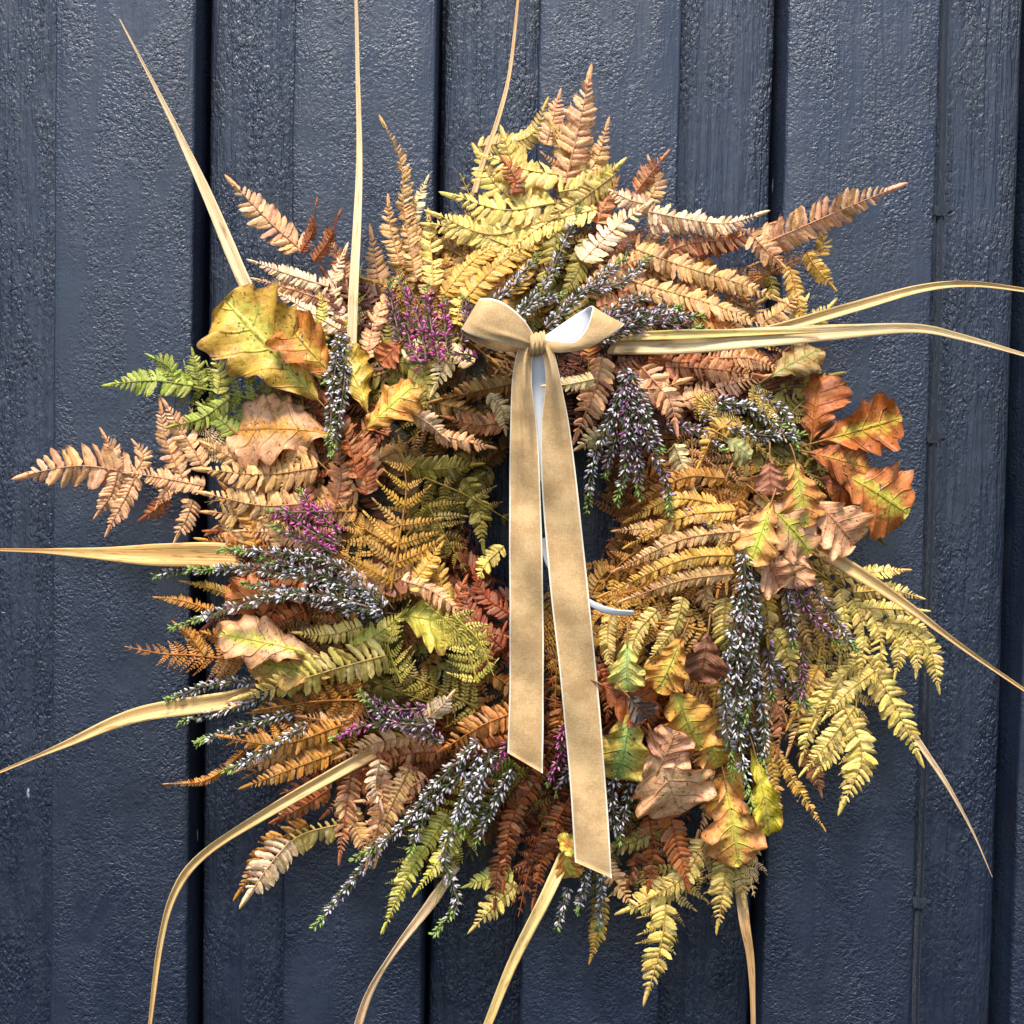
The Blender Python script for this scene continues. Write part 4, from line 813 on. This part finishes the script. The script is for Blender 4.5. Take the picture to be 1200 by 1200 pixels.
# ------------------------------------------------------------------ velvet bow
BOW = bpy.data.objects.new('ribbon_bow', None); COL.objects.link(BOW)
bloc = P(628, 402, 150); BOW.location = bloc
BOW['label'] = 'tan velvet ribbon bow with two long tails tied on the front of the wreath'; BOW['category'] = 'bow'
def strip(name, secs, m=60, both_velvet=False, flip=False, puff=2.0, folds=(), satin=False, parent=None, nu=16, wave=0.0):
    A = catmull([s[0] for s in secs], m); Bq = catmull([s[1] for s in secs], m)
    u = np.linspace(0, 1, nu+1)
    G = np.zeros((m, nu+1, 3))
    for i in range(m):
        t = i/(m-1)
        for j in range(nu+1):
            q = A[i]*(1-u[j]) + Bq[i]*u[j]
            z = q[2] + puff*math.sin(math.pi*u[j]) + wave*(math.sin(t*13+u[j]*1.6)*0.6 + math.sin(t*29+1-u[j]*2.2)*0.4)*min(1, t*3)
            for (uc, wd, amp, t0, t1) in folds:
                e = math.exp(-((u[j]-uc-0.15*math.sin(t*5))/wd)**2)*amp*max(0, 1-abs(t-(t0+t1)/2)/((t1-t0)/2))
                z += e
            G[i, j] = P(q[0], q[1], z)
    dU = np.gradient(G, axis=1); dV = np.gradient(G, axis=0); Nn = nrm(np.cross(dU, dV))
    if flip: Nn = -Nn
    th = 0.0009; n1 = m*(nu+1)
    Vv = np.concatenate([(G + Nn*th*0.5).reshape(-1, 3), (G - Nn*th*0.5).reshape(-1, 3)])
    F = grid_faces(nu, m-1); Ff = F if not flip else F[:, ::-1]; Fb = F[:, ::-1] if not flip else F
    edge = []
    for i in range(m-1):
        a0 = i*(nu+1); edge += [[a0, a0+nu+1, a0+nu+1+n1, a0+n1], [a0+nu, a0+nu+n1, a0+2*nu+1+n1, a0+2*nu+1]]
    for j in range(nu):
        e0 = (m-1)*(nu+1)+j; edge += [[e0, e0+1, e0+1+n1, e0+n1]]
    fm = np.concatenate([np.zeros(len(F)) if not satin else np.ones(len(F)), np.zeros(len(F)) if both_velvet else np.ones(len(F)), np.full(len(edge), 1)])
    uv = np.zeros((2, m, nu+1, 3)); uv[..., 0] = u; uv[..., 1] = np.linspace(0, 1, m)[:, None]
    me = mesh_from(name, Vv-bloc, np.vstack([Ff, Fb+n1, np.array(edge)]), mats=[M_velvet, M_satin], fmat=fm, extra={'uvw': uv.reshape(-1, 3)})
    return link(name, me, parent or BOW)
Z = 150
strip('ribbon_loop', [((627,395,Z+2),(624,411,Z+2)), ((612,373,Z+12),(600,405,Z+15)), ((592,356,Z+18),(570,398,Z+22)), ((575,350,Z+17),(549,391,Z+21)), ((562,351,Z+7),(541,386,Z+9)), ((566,358,Z-6),(546,395,Z-6)), ((590,374,Z-10),(582,411,Z-10)), ((622,398,Z-7),(620,412,Z-7))],
      both_velvet=True, puff=3, folds=((0.62, 0.06, 2.5, -0.1, 0.5),))
strip('ribbon_loop', [((633,398,Z+2),(637,410,Z+2)), ((650,400,Z+7),(658,413,Z+8)), ((673,401,Z+12),(688,408,Z+12)), ((687,386,Z+14),(712,395,Z+15)), ((693,367,Z+12),(728,384,Z+12)), ((694,359,Z+4),(731,380,Z+4)), ((684,363,Z-8),(722,386,Z-8)), ((664,376,Z-12),(690,400,Z-12)), ((634,397,Z-6),(640,409,Z-6))],
      puff=1.5)
strip('ribbon_tail', [((610,404,Z),(628,404,Z)), ((605,418,Z),(624,416,Z)), ((600,450,Z-4),(623,450,Z-4)), ((598,500,Z-10),(629,500,Z-10)), ((597,570,Z-14),(633,570,Z-14)), ((597,680,Z-18),(636,680,Z-18)), ((597,800,Z-20),(637,800,Z-20)), ((595,882,Z-22),(636,906,Z-22))],
      m=90, wave=6.0, flip=True, puff=2.5, folds=((0.55, 0.10, 9, -0.12, 0.34), (0.2, 0.12, 4, 0.0, 0.5)))
strip('ribbon_tail', [((632,402,Z+3),(642,398,Z+3)), ((637,418,Z+3),(649,414,Z+3)), ((640,440,Z),(655,438,Z)), ((638,465,Z-5),(660,463,Z-5)), ((634,500,Z-9),(667,500,Z-9)), ((635,570,Z-13),(676,570,Z-13)), ((644,680,Z-17),(688,680,Z-17)), ((657,800,Z-19),(700,800,Z-19)), ((668,920,Z-21),(710,920,Z-21)), ((674,1010,Z-24),(717,1029,Z-24))],
      m=100, wave=6.5, flip=True, puff=2.5, folds=((0.5, 0.14, 9, -0.08, 0.22), (0.75, 0.1, 4, 0.0, 0.5)))
strip('ribbon_underlayer', [((620,408,Z-8),(643,408,Z-8)), ((622,450,Z-12),(644,450,Z-12)), ((626,500,Z-17),(642,500,Z-17)), ((629,565,Z-22),(638,565,Z-22))], satin=True, puff=1)
# knot: a band gathered round the middle, with pleats
kn, ks = 26, 30
V = np.zeros((kn, ks, 3))
kc = P(628, 403, Z+2)
for i in range(kn):
    t = i/(kn-1)*2-1
    for j in range(ks):
        a = 2*math.pi*j/ks
        rr = (10.5 + 1.0*math.sin(t*11+a*1.3) + 1.3*abs(t)**3)*PX
        V[i, j] = kc + np.array([t*8.0*PX + 0.0012*math.cos(a), -rr*0.95*math.cos(a), rr*1.08*math.sin(a) + 0.001*t])
uvk = np.zeros((kn, ks, 3)); uvk[..., 0] = 0.08+0.84*np.linspace(0, 1, kn)[:, None]
me = mesh_from('knot', V.reshape(-1, 3)-bloc, grid_faces(ks, kn-1, True), mats=[M_velvet], extra={'uvw': uvk.reshape(-1, 3)}); link('knot', me, BOW)

# narrow white tape that ties the wreath
TAPE = bpy.data.objects.new('white_tape', None); COL.objects.link(TAPE); tl = P(700, 712, 125)
sv = bloc; bloc = tl; TAPE.location = tl
TAPE['label'] = 'narrow white tape emerging from behind the ribbon tails across golden fern'; TAPE['category'] = 'tape'
strip('tape_strip', [((632,632,112),(640,630,112)), ((640,662,118),(648,658,118)), ((660,690,124),(667,684,124)), ((690,710,128),(693,703,129)), ((715,720,126),(717,713,129)), ((742,721,118),(743,716,122))], satin=True, puff=0.5, parent=TAPE, nu=6, m=40)
bloc = sv
import collections; print(collections.Counter((o.name.split('.')[0]) for o in bpy.data.objects))
print('objects', len(bpy.data.objects), 'fronds', NF[0], 'tris', sum(len(m.polygons)*2*max(1, m.users) for m in bpy.data.meshes))
